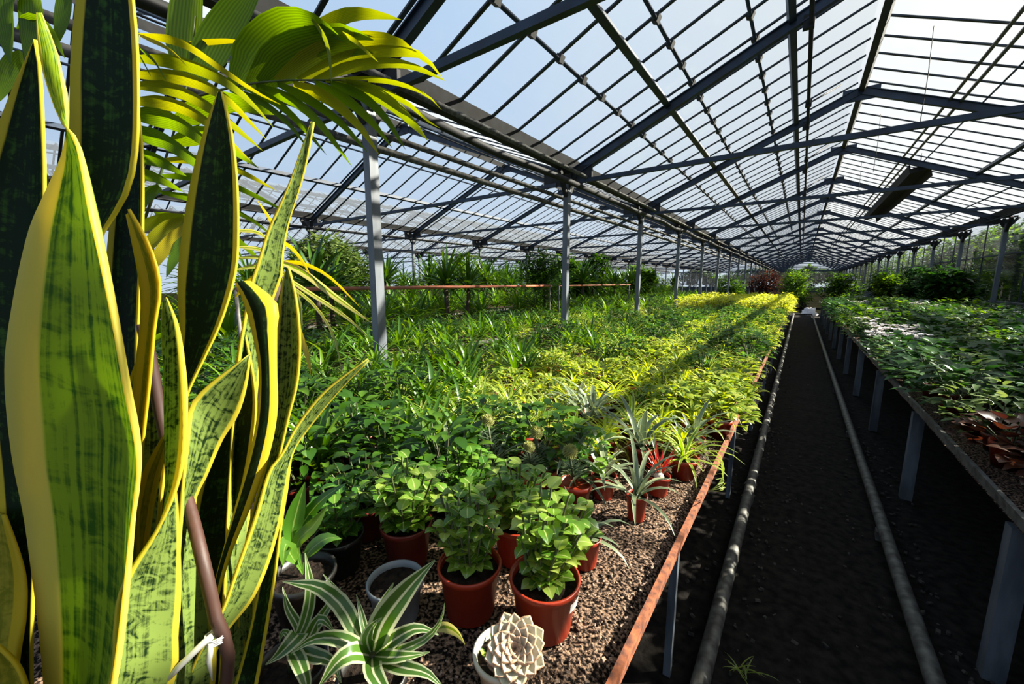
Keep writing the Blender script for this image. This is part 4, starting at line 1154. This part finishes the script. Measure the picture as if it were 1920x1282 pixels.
frond([(240, 330, 0.95), (300, 215, 0.92), (400, 172, 0.89), (500, 153, 0.87), (600, 150, 0.86), (690, 152, 0.86)], [
    ([(440, 165, .88), (478, 90, .86), (530, 45, .85), (580, 40, .84), (620, 58, .83), (646, 78, .83)], .066, 'g'),
    ([(470, 160, .88), (530, 95, .86), (600, 70, .85), (650, 60, .84), (700, 75, .83)], .055, 'g'),
    ([(490, 158, .88), (560, 110, .86), (630, 85, .85), (700, 100, .84)], .06, 'g'),
    ([(540, 80, .86), (600, 52, .86), (650, 28, .85), (700, 26, .84), (752, 37, .84)], .030, 'y'),
    ([(584, 36, .83), (604, 60, .82), (617, 95, .82), (622, 156, .82)], .012, 'y'),
    ([(640, 60, .83), (668, 78, .82), (692, 100, .82), (709, 116, .82)], .010, 'y'),
    ([(520, 152, .87), (590, 105, .86), (660, 78, .85), (720, 72, .84), (765, 84, .83), (782, 98, .83)], .040, 'y'),
    ([(560, 150, .87), (640, 112, .86), (710, 96, .85), (770, 98, .84), (800, 110, .83), (832, 150, .83)], .026, 'y'),
    ([(590, 150, .86), (660, 124, .86), (730, 117, .85), (780, 126, .84), (836, 152, .84)], .022, 'y'),
    ([(610, 152, .86), (690, 148, .86), (750, 157, .85), (800, 178, .84), (828, 206, .84)], .012, 'y'),
    ([(640, 153, .86), (705, 165, .86), (765, 194, .85), (800, 225, .84), (824, 240, .84)], .014, 'y'),
    ([(650, 155, .86), (700, 172, .86), (750, 205, .85), (783, 240, .85), (803, 264, .85)], .034, 'y'),
    ([(620, 155, .86), (680, 180, .86), (725, 222, .85), (760, 280, .85)], .024, 'g'),
    ([(590, 155, .86), (650, 186, .86), (700, 230, .85), (735, 277, .85)], .026, 'g'),
    ([(550, 156, .87), (620, 186, .86), (675, 236, .85), (712, 292, .85)], .030, 'y'),
    ([(520, 157, .87), (580, 186, .86), (640, 230, .86), (690, 286, .85)], .024, 'g'),
    ([(480, 160, .88), (550, 188, .87), (600, 230, .86), (660, 312, .86)], .026, 'g'),
    ([(460, 164, .88), (520, 192, .87), (568, 236, .87), (612, 290, .86)], .022, 'g'),
    ([(430, 168, .88), (490, 190, .87), (545, 235, .87), (580, 282, .87)], .018, 'g')])
frond([(215, 420, 0.88), (228, 250, 0.82), (250, 120, 0.78), (262, 60, 0.76)], [  # backlit frond, its glow given by the yellow leaflet colour
    ([(262, 66, .76), (300, 82, .74), (328, 100, .73), (350, 124, .73)], .010, 'y'),
    ([(262, 90, .76), (290, 114, .74), (312, 152, .73)], .011, 'g'),
    ([(260, 100, .76), (272, 120, .75), (284, 144, .74)], .010, 'g'),
    ([(262, 66, .76), (340, 80, .74), (420, 132, .73), (480, 172, .72), (526, 196, .72)], .016, 'y'),
    ([(258, 110, .77), (340, 118, .75), (420, 150, .74), (470, 190, .73), (512, 238, .73)], .026, 'y'),
    ([(256, 140, .78), (340, 145, .76), (420, 180, .75), (500, 262, .74)], .026, 'y'),
    ([(254, 160, .78), (330, 168, .77), (410, 212, .76), (492, 282, .75)], .028, 'y'),
    ([(250, 190, .80), (330, 196, .78), (400, 236, .77), (470, 302, .76)], .028, 'y'),
    ([(246, 215, .81), (320, 224, .79), (380, 260, .78), (430, 310, .77)], .040, 'g'),
    ([(240, 250, .82), (300, 258, .80), (360, 296, .79), (420, 350, .78)], .040, 'g'),
    ([(236, 285, .83), (300, 300, .81), (350, 330, .80)], .036, 'g'),
    ([(232, 320, .84), (290, 330, .82), (345, 360, .81)], .030, 'g'),
    ([(248, 130, .78), (200, 110, .77), (150, 130, .76)], .03, 'g')])
frond([(250, 480, 0.98), (300, 330, 0.96), (345, 180, 0.92), (360, 90, 0.90), (366, 30, .89)], [
    ([(345, 150, .91), (348, 70, .90), (354, 10, .89), (360, -60, .88), (366, -120, .88)], .075, 'g'),
    ([(370, 150, .91), (410, 70, .90), (450, 10, .89), (500, -60, .88)], .07, 'g'),
    ([(350, 82, .90), (400, 78, .89), (440, 77, .88), (472, 86, .88)], .012, 'y'),
    ([(330, 230, .94), (390, 200, .92), (440, 190, .91), (520, 215, .90)], .05, 'g'),
    ([(320, 270, .95), (390, 250, .93), (440, 280, .92), (485, 315, .91)], .04, 'g'),
    ([(312, 300, .95), (390, 300, .93), (450, 320, .92), (520, 358, .91)], .022, 'y'),
    ([(305, 330, .96), (400, 335, .94), (470, 362, .93), (545, 402, .92)], .020, 'g'),
    ([(300, 360, .96), (400, 380, .94), (470, 410, .93), (520, 450, .92)], .020, 'g'),
    ([(290, 400, .97), (400, 420, .95), (470, 470, .94), (530, 540, .93)], .022, 'g'),
    ([(300, 350, .96), (270, 370, .95), (230, 430, .94)], .03, 'g')])
frond([(210, 560, 0.90), (330, 440, 0.86), (345, 415, 0.85)], [
    ([(345, 412, .85), (320, 425, .84), (290, 448, .83), (262, 480, .83)], .030, 'y'),
    ([(350, 425, .85), (325, 450, .84), (300, 478, .83), (275, 520, .83)], .028, 'y'),
    ([(345, 405, .85), (310, 410, .84), (270, 424, .83), (240, 450, .83)], .026, 'y'),
    ([(352, 440, .85), (330, 480, .84), (312, 520, .83)], .024, 'g')])
frond([(120, 500, 0.80), (70, 250, 0.78), (40, 60, 0.76), (30, -60, .75)], [
    ([(22, -70, .75), (8, 0, .74), (14, 60, .74), (20, 120, .74)], .050, 'g'),
    ([(50, -70, .76), (60, -10, .75), (62, 50, .75), (48, 112, .75)], .050, 'g'),
    ([(130, -60, .77), (122, 10, .76), (112, 60, .76), (104, 90, .76)], .030, 'g'),
    ([(40, 60, .76), (70, 40, .75), (100, 60, .75), (122, 110, .75)], .030, 'g'),
    ([(45, 100, .77), (20, 130, .76), (0, 190, .76)], .03, 'g')])

# ---- variegated screw pine behind the snake plant
VP = on_z(455, 1085, ZB)
LM['cream'] = leaf('cream_striped_leaf', [lin(190, 190, 110), lin(220, 216, 150)], 0.4, 0.1, 0.35, mid=lin(120, 150, 60), mid_w=0.14)
LM['gold'] = leaf('golden_strap_leaf', [lin(196, 180, 40), lin(228, 206, 50)], 0.5, 0.1, 0.35)
vp_ = thing('variegated_dracaena', VP, 'cream and yellow striped dracaena arching out behind the snake plant', 'potted plant')
q = MB(); q.lathe([(0, 0.004), (0.07, 0.004), (0.072, 0), (0.09, 0.14), (0.097, 0.14), (0.098, 0.16), (0.09, 0.16), (0.087, 0.14)], 22); pp = q.build('pot', M['black_pot'], vp_)
q = MB(); q.lathe([(0.088, 0.14), (0.04, 0.145), (0.0005, 0.145)], 18); q.build('soil', M['pot_soil'], pp)
vt = at(520, 505, 0.72)
q = MB(); q.tube(catmull([VP + Vector((0, 0, .14)), VP.lerp(vt, .5) + Vector((0, 0, .08)), vt], 12), 0.011, 8); own(q.build('stem', M['bark'], vp_), vp_)
for pts, w, mk in [
        ([(520, 488, .72), (570, 510, .70), (630, 556, .68), (698, 606, .67)], .017, 'cream'), ([(522, 510, .72), (580, 548, .70), (650, 594, .68), (700, 642, .67)], .010, 'cream'),
        ([(525, 520, .72), (590, 572, .70), (628, 634, .69), (640, 698, .68)], .008, 'cream'), ([(545, 580, .71), (566, 630, .70), (578, 668, .69), (583, 704, .69)], .016, 'gold'),
        ([(518, 450, .72), (545, 462, .70), (570, 492, .69), (584, 524, .69)], .010, 'gold'), ([(520, 490, .72), (570, 494, .70), (620, 520, .69), (676, 577, .68)], .008, 'gold'),
        ([(524, 470, .72), (488, 437, .73), (450, 432, .74), (410, 436, .75)], .008, 'cream'), ([(522, 480, .72), (485, 466, .73), (440, 463, .74)], .010, 'cream'),
        ([(522, 488, .72), (480, 482, .73), (435, 484, .74)], .009, 'cream'), ([(522, 496, .72), (480, 498, .73), (440, 506, .74)], .010, 'cream'),
        ([(520, 505, .72), (470, 525, .73), (440, 560, .74)], .012, 'gold'), ([(520, 470, .73), (512, 420, .75), (480, 372, .77)], .012, 'gold'),
        ([(524, 500, .73), (560, 560, .74), (562, 640, .74), (550, 720, .74)], .012, 'cream'), ([(520, 505, .72), (545, 580, .71), (540, 650, .71), (520, 720, .71)], .012, 'cream')]:
    q = MB(); leafline(q, pts, w, 0.3); own(q.build('leaf', LM[mk], vp_), vp_)

# ---- white-striped dracaena at the foot of the bench view
LM['striped'] = leaf('white_striped_leaf', [lin(64, 104, 40), lin(96, 140, 56)], 0.36, 0.12, 0.32, edge=lin(212, 220, 190), edge_w=0.15, mid=lin(226, 230, 204), mid_w=0.07)
def dracaena(base_px, leaves, label, scale_pot=1.0, d=None):
    b = on_z(base_px[0], base_px[1], ZB)
    t = thing('striped_dracaena', b, label, 'potted plant', None)
    q = MB(); r_ = 0.05 * scale_pot
    q.lathe([(0, 0.003), (r_ * .75, 0.003), (r_ * .77, 0), (r_, 0.07), (r_ * 1.05, 0.07), (r_ * 1.06, 0.085), (r_, 0.085), (r_ * .96, 0.07)], 20); pp = q.build('pot', M['black_pot'], t)
    q = MB(); q.lathe([(r_ * .97, 0.07), (r_ * .5, 0.073), (0.0005, 0.074)], 16); q.build('soil', M['pot_soil'], pp)
    q = MB(); q.tube([(0, 0, 0.07), (0.002, 0, 0.12)], 0.007, 8); q.build('stem', LM['stem'], t)
    for pts, w in leaves:
        q = MB(); P0 = b + Vector((0, 0, 0.11))
        P = catmull([P0] + [at(*p) for p in pts], 12)
        wd = [w * max(0.06, math.sin(PI * min(1, 0.12 + 0.88 * i / 11) ** 0.9)) for i in range(12)]
        q.strip(P, wd, (CAM - P[6]).normalized() * 0.9 + Vector((0.1, 0, 0.5)), 0.28, rnd.random(), 0, 6)
        own(q.build('leaf', LM['striped'], t), t)
    return t
dracaena((705, 1345), [
    ([(716, 1170, .58), (760, 1110, .58), (800, 1066, .58), (816, 1050, .58)], .040), ([(668, 1185, .60), (640, 1135, .60), (600, 1102, .61), (560, 1094, .62), (530, 1090, .63)], .026),
    ([(688, 1200, .58), (700, 1172, .57), (716, 1158, .57)], .022), ([(744, 1196, .57), (780, 1178, .57), (812, 1184, .57), (822, 1190, .57)], .024),
    ([(750, 1220, .56), (800, 1196, .56), (826, 1164, .56), (834, 1130, .56)], .014), ([(740, 1232, .55), (790, 1226, .55), (806, 1222, .55)], .020),
    ([(660, 1225, .55), (630, 1244, .54), (596, 1290, .53)], .028), ([(750, 1250, .54), (800, 1262, .53), (836, 1296, .52)], .022),
    ([(684, 1180, .60), (676, 1145, .61), (668, 1114, .62)], .012), ([(706, 1172, .61), (722, 1126, .62), (738, 1092, .63)], .024), ([(700, 1260, .54), (720, 1300, .52), (700, 1350, .5)], .026),
    ([(645, 1200, .58), (590, 1198, .58), (545, 1225, .57)], .022), ([(655, 1160, .62), (640, 1120, .63), (605, 1075, .64)], .014)],
    'white-striped dracaena in front of the grey pot, its leaves fanned wide')
dracaena((556, 1330), [
    ([(560, 1190, .60), (545, 1205, .58), (520, 1230, .57), (498, 1246, .56)], .026), ([(570, 1170, .62), (582, 1110, .63), (572, 1036, .64)], .018),
    ([(575, 1200, .61), (600, 1160, .61), (628, 1186, .60)], .020), ([(560, 1180, .62), (540, 1140, .63), (530, 1100, .64)], .014), ([(540, 1190, .62), (530, 1185, .62), (524, 1204, .62)], .010),
    ([(590, 1230, .58), (620, 1240, .57), (640, 1280, .56)], .022), ([(560, 1240, .57), (575, 1290, .55), (560, 1330, .54)], .022), ([(580, 1190, .62), (620, 1130, .63), (640, 1100, .64)], .018)],
    'white-striped dracaena half hidden behind the snake plant leaves')

# ---- dark pointed-leaf plant between the snake plant and the striped dracaena
pb_ = on_z(575, 1150, ZB)
an = thing('peace_lily', pb_, 'dark glossy pointed-leaf plant just right of the snake plant', 'potted plant')
q = MB(); q.lathe([(0, 0.003), (0.045, 0.003), (0.047, 0), (0.058, 0.08), (0.062, 0.08), (0.063, 0.095), (0.058, 0.095), (0.055, 0.08)], 20); pp = q.build('pot', M['black_pot'], an)
q = MB(); q.lathe([(0.056, 0.08), (0.0005, 0.085)], 16); q.build('soil', M['pot_soil'], pp)
for pts, w in [([(548, 1010, .80), (556, 960, .80), (572, 904, .80)], .036), ([(556, 1020, .80), (588, 985, .80), (614, 948, .80)], .028), ([(540, 1030, .82), (520, 980, .83), (515, 930, .84)], .03),
               ([(575, 1040, .79), (610, 1010, .79), (640, 1010, .79)], .028), ([(560, 1000, .82), (600, 940, .82), (650, 905, .82)], .026), ([(545, 1040, .78), (535, 1020, .77), (530, 1060, .76)], .03)]:
    q = MB(); P = catmull([pb_ + Vector((0, 0, 0.09))] + [at(*p) for p in pts], 10)
    wd = [0.004, 0.004, 0.005] + [w * max(0.04, math.sin(PI * min(1, 0.15 + 0.85 * i / 6) ** 0.9)) for i in range(7)]
    q.strip(P, wd, (CAM - P[6]).normalized() + Vector((0, 0, .4)), 0.2, rnd.random(), 0, 4); own(q.build('leaf', LM['peperomia'], an), an)

# ---- pots in front: each a pot with rim, soil and its own plant
def potted(name, px, py, r, h, mat, label, leaf_key, make, rim=0.012, n=32, xyz=None):
    b = Vector(xyz) if xyz else on_z(px, py, ZB)
    t = thing(name, b, label, 'potted plant')
    q = MB()
    q.lathe([(0.0, 0.005), (r * 0.70, 0.005), (r * 0.73, 0.0), (r * 0.76, 0.003), (r * 0.93, h - rim), (r * 1.0, h - rim), (r * 1.02, h - 0.002), (r, h), (r * 0.95, h), (r * 0.92, h - rim), (r * 0.90, h * 0.8)], n)
    p = q.build('pot', M[mat], t)
    q = MB(); q.lathe([(r * 0.905, h * 0.84), (r * 0.5, h * 0.86), (0.0005, h * 0.865)], 20); q.build('soil', M['pot_soil'], p)
    if make:
        f = make(h * 0.85); f.build('foliage', [LM[leaf_key], LM['stem']], t)
    return t, p
def pep(rad, hgt, nl, ll=0.042, lw=0.034, lean=(0, 0)):
    def mk(z0):
        q = MB()
        for i in range(nl // 8):
            a = i * 2.39996; rr = rad * math.sqrt((i + .5) / (nl / 8)); z = z0 + hgt * rnd.uniform(.55, 1.0) * (1 - 0.25 * (rr / rad) ** 2)
            top = Vector((rr * math.cos(a) + lean[0], rr * math.sin(a) + lean[1], z))
            q.tube([(rr * .25 * math.cos(a), rr * .25 * math.sin(a), z0), (rr * .7 * math.cos(a) + lean[0] * .4, rr * .7 * math.sin(a) + lean[1] * .4, z0 + (z - z0) * .6), top], 0.0022, 5, 1, False)
            for j in range(8):
                s_ = 0.15 + 0.85 * j / 7
                c = Vector((rr * .25 * math.cos(a), rr * .25 * math.sin(a), z0)).lerp(top, s_)
                arch(q, c, a + j * 2.2 + rnd.uniform(-.4, .4), rnd.uniform(.0, .8), ll * rnd.uniform(.75, 1.15), lw * rnd.uniform(.8, 1.15), rnd.uniform(.6, 1.6), 5, rnd.uniform(.05, .35), None, 0, 'ovate', 0, 4)
        return q
    return mk
LM['pep_lit'] = leaf('lit_peperomia_leaf', [lin(70, 120, 34), lin(120, 165, 50), lin(196, 214, 110)], 0.42, 0.16, 0.28, mid=lin(200, 216, 140), mid_w=0.06)  # sunlit copy of the peperomia leaf, sunlight put into its paler colours
potted('potted_peperomia', 882, 1142, 0.064, 0.108, 'terra', 'peperomia in a brown-red pot with bare soil showing, behind the white pot', 'pep_lit', pep(0.075, 0.17, 190, 0.030, 0.028, (-0.035, 0.03)))
t, p = potted('potted_peperomia', 1020, 1170, 0.068, 0.108, 'terra', 'peperomia in a sunlit red pot with a white sticker', 'pep_lit', pep(0.085, 0.20, 260, 0.032, 0.029, (0.005, 0.03)))
q = MB(); a0 = math.radians(-8)
ring = []
for i in range(5):
    a = math.radians(-14) + i * math.radians(6)
    for z, rr in ((0.070, 0.0645), (0.090, 0.0675)):
        q.v.append(Vector((rr * math.cos(a) * 1.01, rr * math.sin(a) * 1.01, z)))
for i in range(4): q.face([2 * i, 2 * i + 2, 2 * i + 3, 2 * i + 1], None, 0.5, 0)
q.build('sticker', M['plastic_label'], p)
potted('potted_peperomia', 765, 1052, 0.060, 0.105, 'terra_dark', 'bushy peperomia in a dark red pot left of the other two', 'pep_lit', pep(0.10, 0.19, 240, 0.032, 0.029))
potted('potted_peperomia', 968, 1045, 0.058, 0.10, 'terra', 'peperomia in a red pot wedged behind the stickered one', 'pep_lit', pep(0.08, 0.17, 180, 0.032, 0.029))
potted('potted_peperomia', 880, 990, 0.055, 0.10, 'terra_dark', 'peperomia in the shade behind the bare-soil pot', 'peperomia', pep(0.09, 0.16, 180, 0.032, 0.029))
potted('potted_fig', 640, 1065, 0.055, 0.09, 'black_pot', 'dark small-leaved plant left of the dark red pot', 'peperomia', pep(0.08, 0.15, 100, 0.032, 0.026))
potted('potted_fig', 690, 1000, 0.055, 0.09, 'terra_dark', 'leafy plant behind the dark red pot, nearest the shade', 'deep', pep(0.10, 0.18, 110, 0.04, 0.03))
potted('orange_pot_plant', 1094, 1055, 0.040, 0.075, 'terra', 'small orange pot behind the stickered pot with trailing leaves', 'silver', lambda z: f_spider(10, 0.14, 0.012, 2.0, (0.2, 1.2), z))
potted('empty_pot', 745, 1155, 0.055, 0.085, 'grey_pot', 'bluish grey pot standing behind the white-striped dracaena', 'silver', None)
# slim tilted pot with silvery straps
t, p = potted('agave_pot', 1192, 972, 0.030, 0.075, 'terra', 'slim orange pot of silvery arching straps at the bench front', 'silver', lambda z: f_spider(14, 0.20, 0.014, 1.6, (0.3, 1.4), z, n=7), n=20)
# flame bromeliad and its bulb-bare pot
def brom(z0):
    q = MB()
    for i in range(20):
        arch(q, (0, 0, z0), i * 2.4, 0.75 + 0.6 * rnd.random(), rnd.uniform(.07, .13), 0.008, 0.6, 6, 0.4, None, 0)
    return q
t, p = potted('flame_bromeliad', 1233, 925, 0.036, 0.065, 'terra', 'orange-red spiky bromeliad in a terracotta pot on the open sand', 'brom', brom, n=24)
q = f_spider(7, 0.15, 0.007, 0.5, (0.9, 1.45), 0.055); q.build('green_leaves', LM['silver'], t)
q = MB(); q.lathe([(0.0005, 0.05), (0.012, 0.053), (0.016, 0.064), (0.012, 0.074), (0.0005, 0.078)], 12, (0.004, -0.012, 0)); q.build('pale_bulb', M['white_pot'], t)
potted('spider_pot', 1278, 865, 0.034, 0.06, 'terra', 'small terracotta pot with a few straps, behind the bromeliad', 'silver', lambda z: f_spider(12, 0.17, 0.010, 1.7, (0.2, 1.2), z))
for i, (px, py, lb) in enumerate([(925, 925, 'silvery strap plant left of the round pale flower heads'), (1060, 925, 'silvery strap plant under the nearest round flower head'), (1130, 930, 'silvery strap plant between the peperomia and the slim pot'), (840, 905, 'silvery strap plant with dark red base leaves')]):
    potted('strap_plant', px, py, 0.04, 0.075, 'terra', lb, 'silver', lambda z: f_spider(16, 0.20, 0.016, 1.7, (0.25, 1.35), z, n=7))
q = MB(); b = on_z(850, 905, ZB)
for i in range(9): arch(q, (0, 0, 0.03), i * 2.4, 0.6 + .5 * rnd.random(), 0.11, 0.022, 0.8, 5, 0.3)
tag(q.build('red_leaved_seedling', LM['brom'], None, b), 'low plant with rusty red leaves amid the silvery straps', 'plant')
# plants with round pale flower heads
LM['bud'] = leaf('pale_bud', [lin(170, 176, 110), lin(206, 206, 150)], 0.35, 0.05, 0.5)
LM['blue_needle'] = leaf('blue_green_needle', [lin(70, 96, 76), lin(104, 128, 100), lin(150, 164, 130)], 0.25, 0.1, 0.4)
def globe(px, py, d, rr, label):
    top = at(px, py, d); b = Vector((top.x + 0.01, top.y + 0.02, ZB)); hz_ = top.z - ZB
    t = thing('globe_flower_plant', b, label, 'potted plant', 'plants with round pale flower heads')
    q = MB(); q.lathe([(0, .003), (.034, .003), (.035, 0), (.046, .07), (.05, .07), (.05, .085), (.045, .085), (.044, .07), (0.0005, .075)], 18); q.build('pot', M['terra'], t)
    q = MB(); q.tube([(0, 0, .06), (-.004, -.01, hz_ * .6), (-.01, -.02, hz_ - rr)], .004, 6); q.build('stem', LM['stem'], t)
    q = MB()
    for i in range(60):
        s_ = (i + .5) / 60; z = .09 + (hz_ - rr * 2.2 - .09) * s_
        arch(q, (-.01 * s_, -.02 * s_, z), i * 2.4, .55, .06 * (1.1 - .5 * s_), .006, .5, 3, .2)
    q.build('needles', LM['blue_needle'], t)
    q = MB()
    for i in range(150):
        s_ = (i + .5) / 150; ph = math.acos(1 - 1.9 * s_); a = i * 2.39996
        v = Vector((math.sin(ph) * math.cos(a), math.sin(ph) * math.sin(a), math.cos(ph)))
        arch(q, Vector((-.01, -.02, hz_)) + v * rr * .55, a, math.asin(max(-1, min(1, v.z))) * .9 + .2, rr * .62, rr * .30, .5, 3, .3, None, 0, 'ovate')
    q.lathe([(0.0005, -rr * .8), (rr * .55, -rr * .5), (rr * .78, 0), (rr * .55, rr * .5), (0.0005, rr * .78)], 10, (-.01, -.02, hz_))
    q.build('flower_head', LM['bud'], t)
globe(915, 788, 1.22, .019, 'blue-green needled plant with a round pale head, furthest from the aisle')
globe(1006, 810, 1.22, .020, 'blue-green needled plant with the middle pale round head')
globe(1069, 846, 1.14, .021, 'blue-green needled plant with the pale round head nearest the aisle')
globe(992, 838, 1.18, .017, 'blue-green needled plant with a small low pale head')
globe(1048, 800, 1.34, .010, 'bushy blue-green needled plant without an open head')

# ---- echeveria in a white pot
eb = on_z(930, 1318, ZB)
EV = on_z(945, 1284, ZB + 0.0)
LM['echeveria'] = leaf('echeveria_leaf', [lin(206, 166, 146), lin(232, 218, 204), lin(246, 246, 236), lin(246, 246, 236)], 0.22, 0.14, 0.4, edge=lin(236, 190, 166), edge_w=0.06)
ec = thing('potted_echeveria', EV, 'pale rosette succulent in a white pot at the front of the bench', 'potted succulent')
q = MB(); q.lathe([(0, .003), (.034, .003), (.036, 0), (.046, .056), (.051, .058), (.052, .066), (.049, .068), (.046, .066), (.043, .052)], 32); pp = q.build('pot', M['white_pot'], ec)
q = MB(); q.lathe([(.044, .054), (.02, .057), (.0005, .058)], 18); q.build('soil', M['pot_soil'], pp)
q = MB(); RC = Vector((.026, -.004, .088))
tilt = Matrix.Rotation(math.radians(22), 3, 'Y') @ Matrix.Rotation(math.radians(30), 3, 'X')
for i in range(46):
    k = (i + .5) / 46; a = i * 2.39996
    el = 1.5 - 1.45 * k ** .6; ln = .010 + .034 * k ** .8; w = .009 + .021 * k ** .8
    P = []; 
    for j in range(10):
        s_ = j / 9
        rad_ = .003 + .007 * k + ln * s_ * math.cos(el - .35 * s_); z = ln * s_ * math.sin(el + .35 * s_) + .006 * (1 - k)
        P.append(RC + tilt @ Vector((rad_ * math.cos(a), rad_ * math.sin(a), z)))
    wd = [w * x * 1.12 for x in (.55, .68, .80, .90, .98, 1.02, 1.0, .88, .55, .05)]
    sides = [tilt @ Vector((-math.sin(a), math.cos(a), .12 * math.sin(i * 3.1 + j))) for j in range(10)]
    q.strip(P, wd, (0, 0, 1), -.35, k, 0, 6, sides)
o = q.build('rosette', LM['echeveria'], ec); sol = o.modifiers.new('thickness', 'SOLIDIFY'); sol.thickness = .0028; sol.offset = -1
q = MB()
for i in range(16): arch(q, (-.018 + rnd.uniform(-.012, .012), rnd.uniform(-.02, .02), .056), rnd.uniform(0, 6.28), rnd.uniform(.4, 1.3), .016, .008, .8, 3, .2, None, 0, 'ovate')
q.build('small_offsets', LM['pep_lit'], ec)
q = MB(); leafline(q, [(815, 1180, .62), (836, 1174, .62), (858, 1186, .61), (872, 1208, .60)], .016, .3, None, 0, 9, 'ov')
tag(q.build('fallen_leaf', LM['cream']), 'pale curled leaf lying beside the white pot', 'leaf')

# ---- weed in the aisle and trailing runner on the bench edge
wd_ = on_z(1388, 1262, 0.0)
q = MB()
for i in range(14): arch(q, (rnd.uniform(-.02, .02), rnd.uniform(-.02, .02), .002), i * 2.4, rnd.uniform(.4, 1.3), rnd.uniform(.05, .10), .004, 1.3, 6, .2)
tag(q.build('grass_weed', LM['spider'], None, wd_), 'small grass weed sprouting beside the pipe rail', 'weed')
q = MB()
for i in range(9): leafline(q, [(1318 + i * 4, 845 + i * 9, 1.22 - i * .01), (1345 + i * 2, 848 + i * 8, 1.20), (1358 - i, 880 + i * 5, 1.18), (1348 - i * 3, 912 + i, 1.17)], .003, .2)
tag(q.build('trailing_runner', LM['spider']), 'thin green runner trailing over the rusty bench edge', 'plant')
# leafy plant hanging over the edge further along
for i, (x, y) in enumerate([(-.24, 1.86), (-.27, 2.02), (-.25, 2.20), (-.26, 2.42)]):
    plant('variegated_ivy', 'variegated_ivy', x, y, ZB, 'pale leafy plant spilling over the rusty bench edge, %s along the spill' % ORD[i + 1], 'plants spilling over the bench edge', 1.1, True)
# gravel scattered on the near sand
gv = MB()
for i in range(2600):
    x = -0.215 - abs(rnd.gauss(0, .22)); y = rnd.uniform(.25, 2.0)
    s_ = rnd.uniform(.0015, .0045) * (1.4 if rnd.random() < .1 else 1)
    gv.box((x, y, ZB + s_ * .3), (s_ * rnd.uniform(.8, 1.9), s_, s_ * .8), Matrix.Rotation(rnd.uniform(0, 3), 3, 'Z') @ Matrix.Rotation(rnd.uniform(0, 3), 3, 'X'))
tag(gv.build('gravel', solid('sand_grain', lin(160, 134, 114), lin(60, 46, 37), .9, 0, 300)), 'coarse sand grains strewn over the front of the sunlit bench', 'gravel', None, 'stuff')
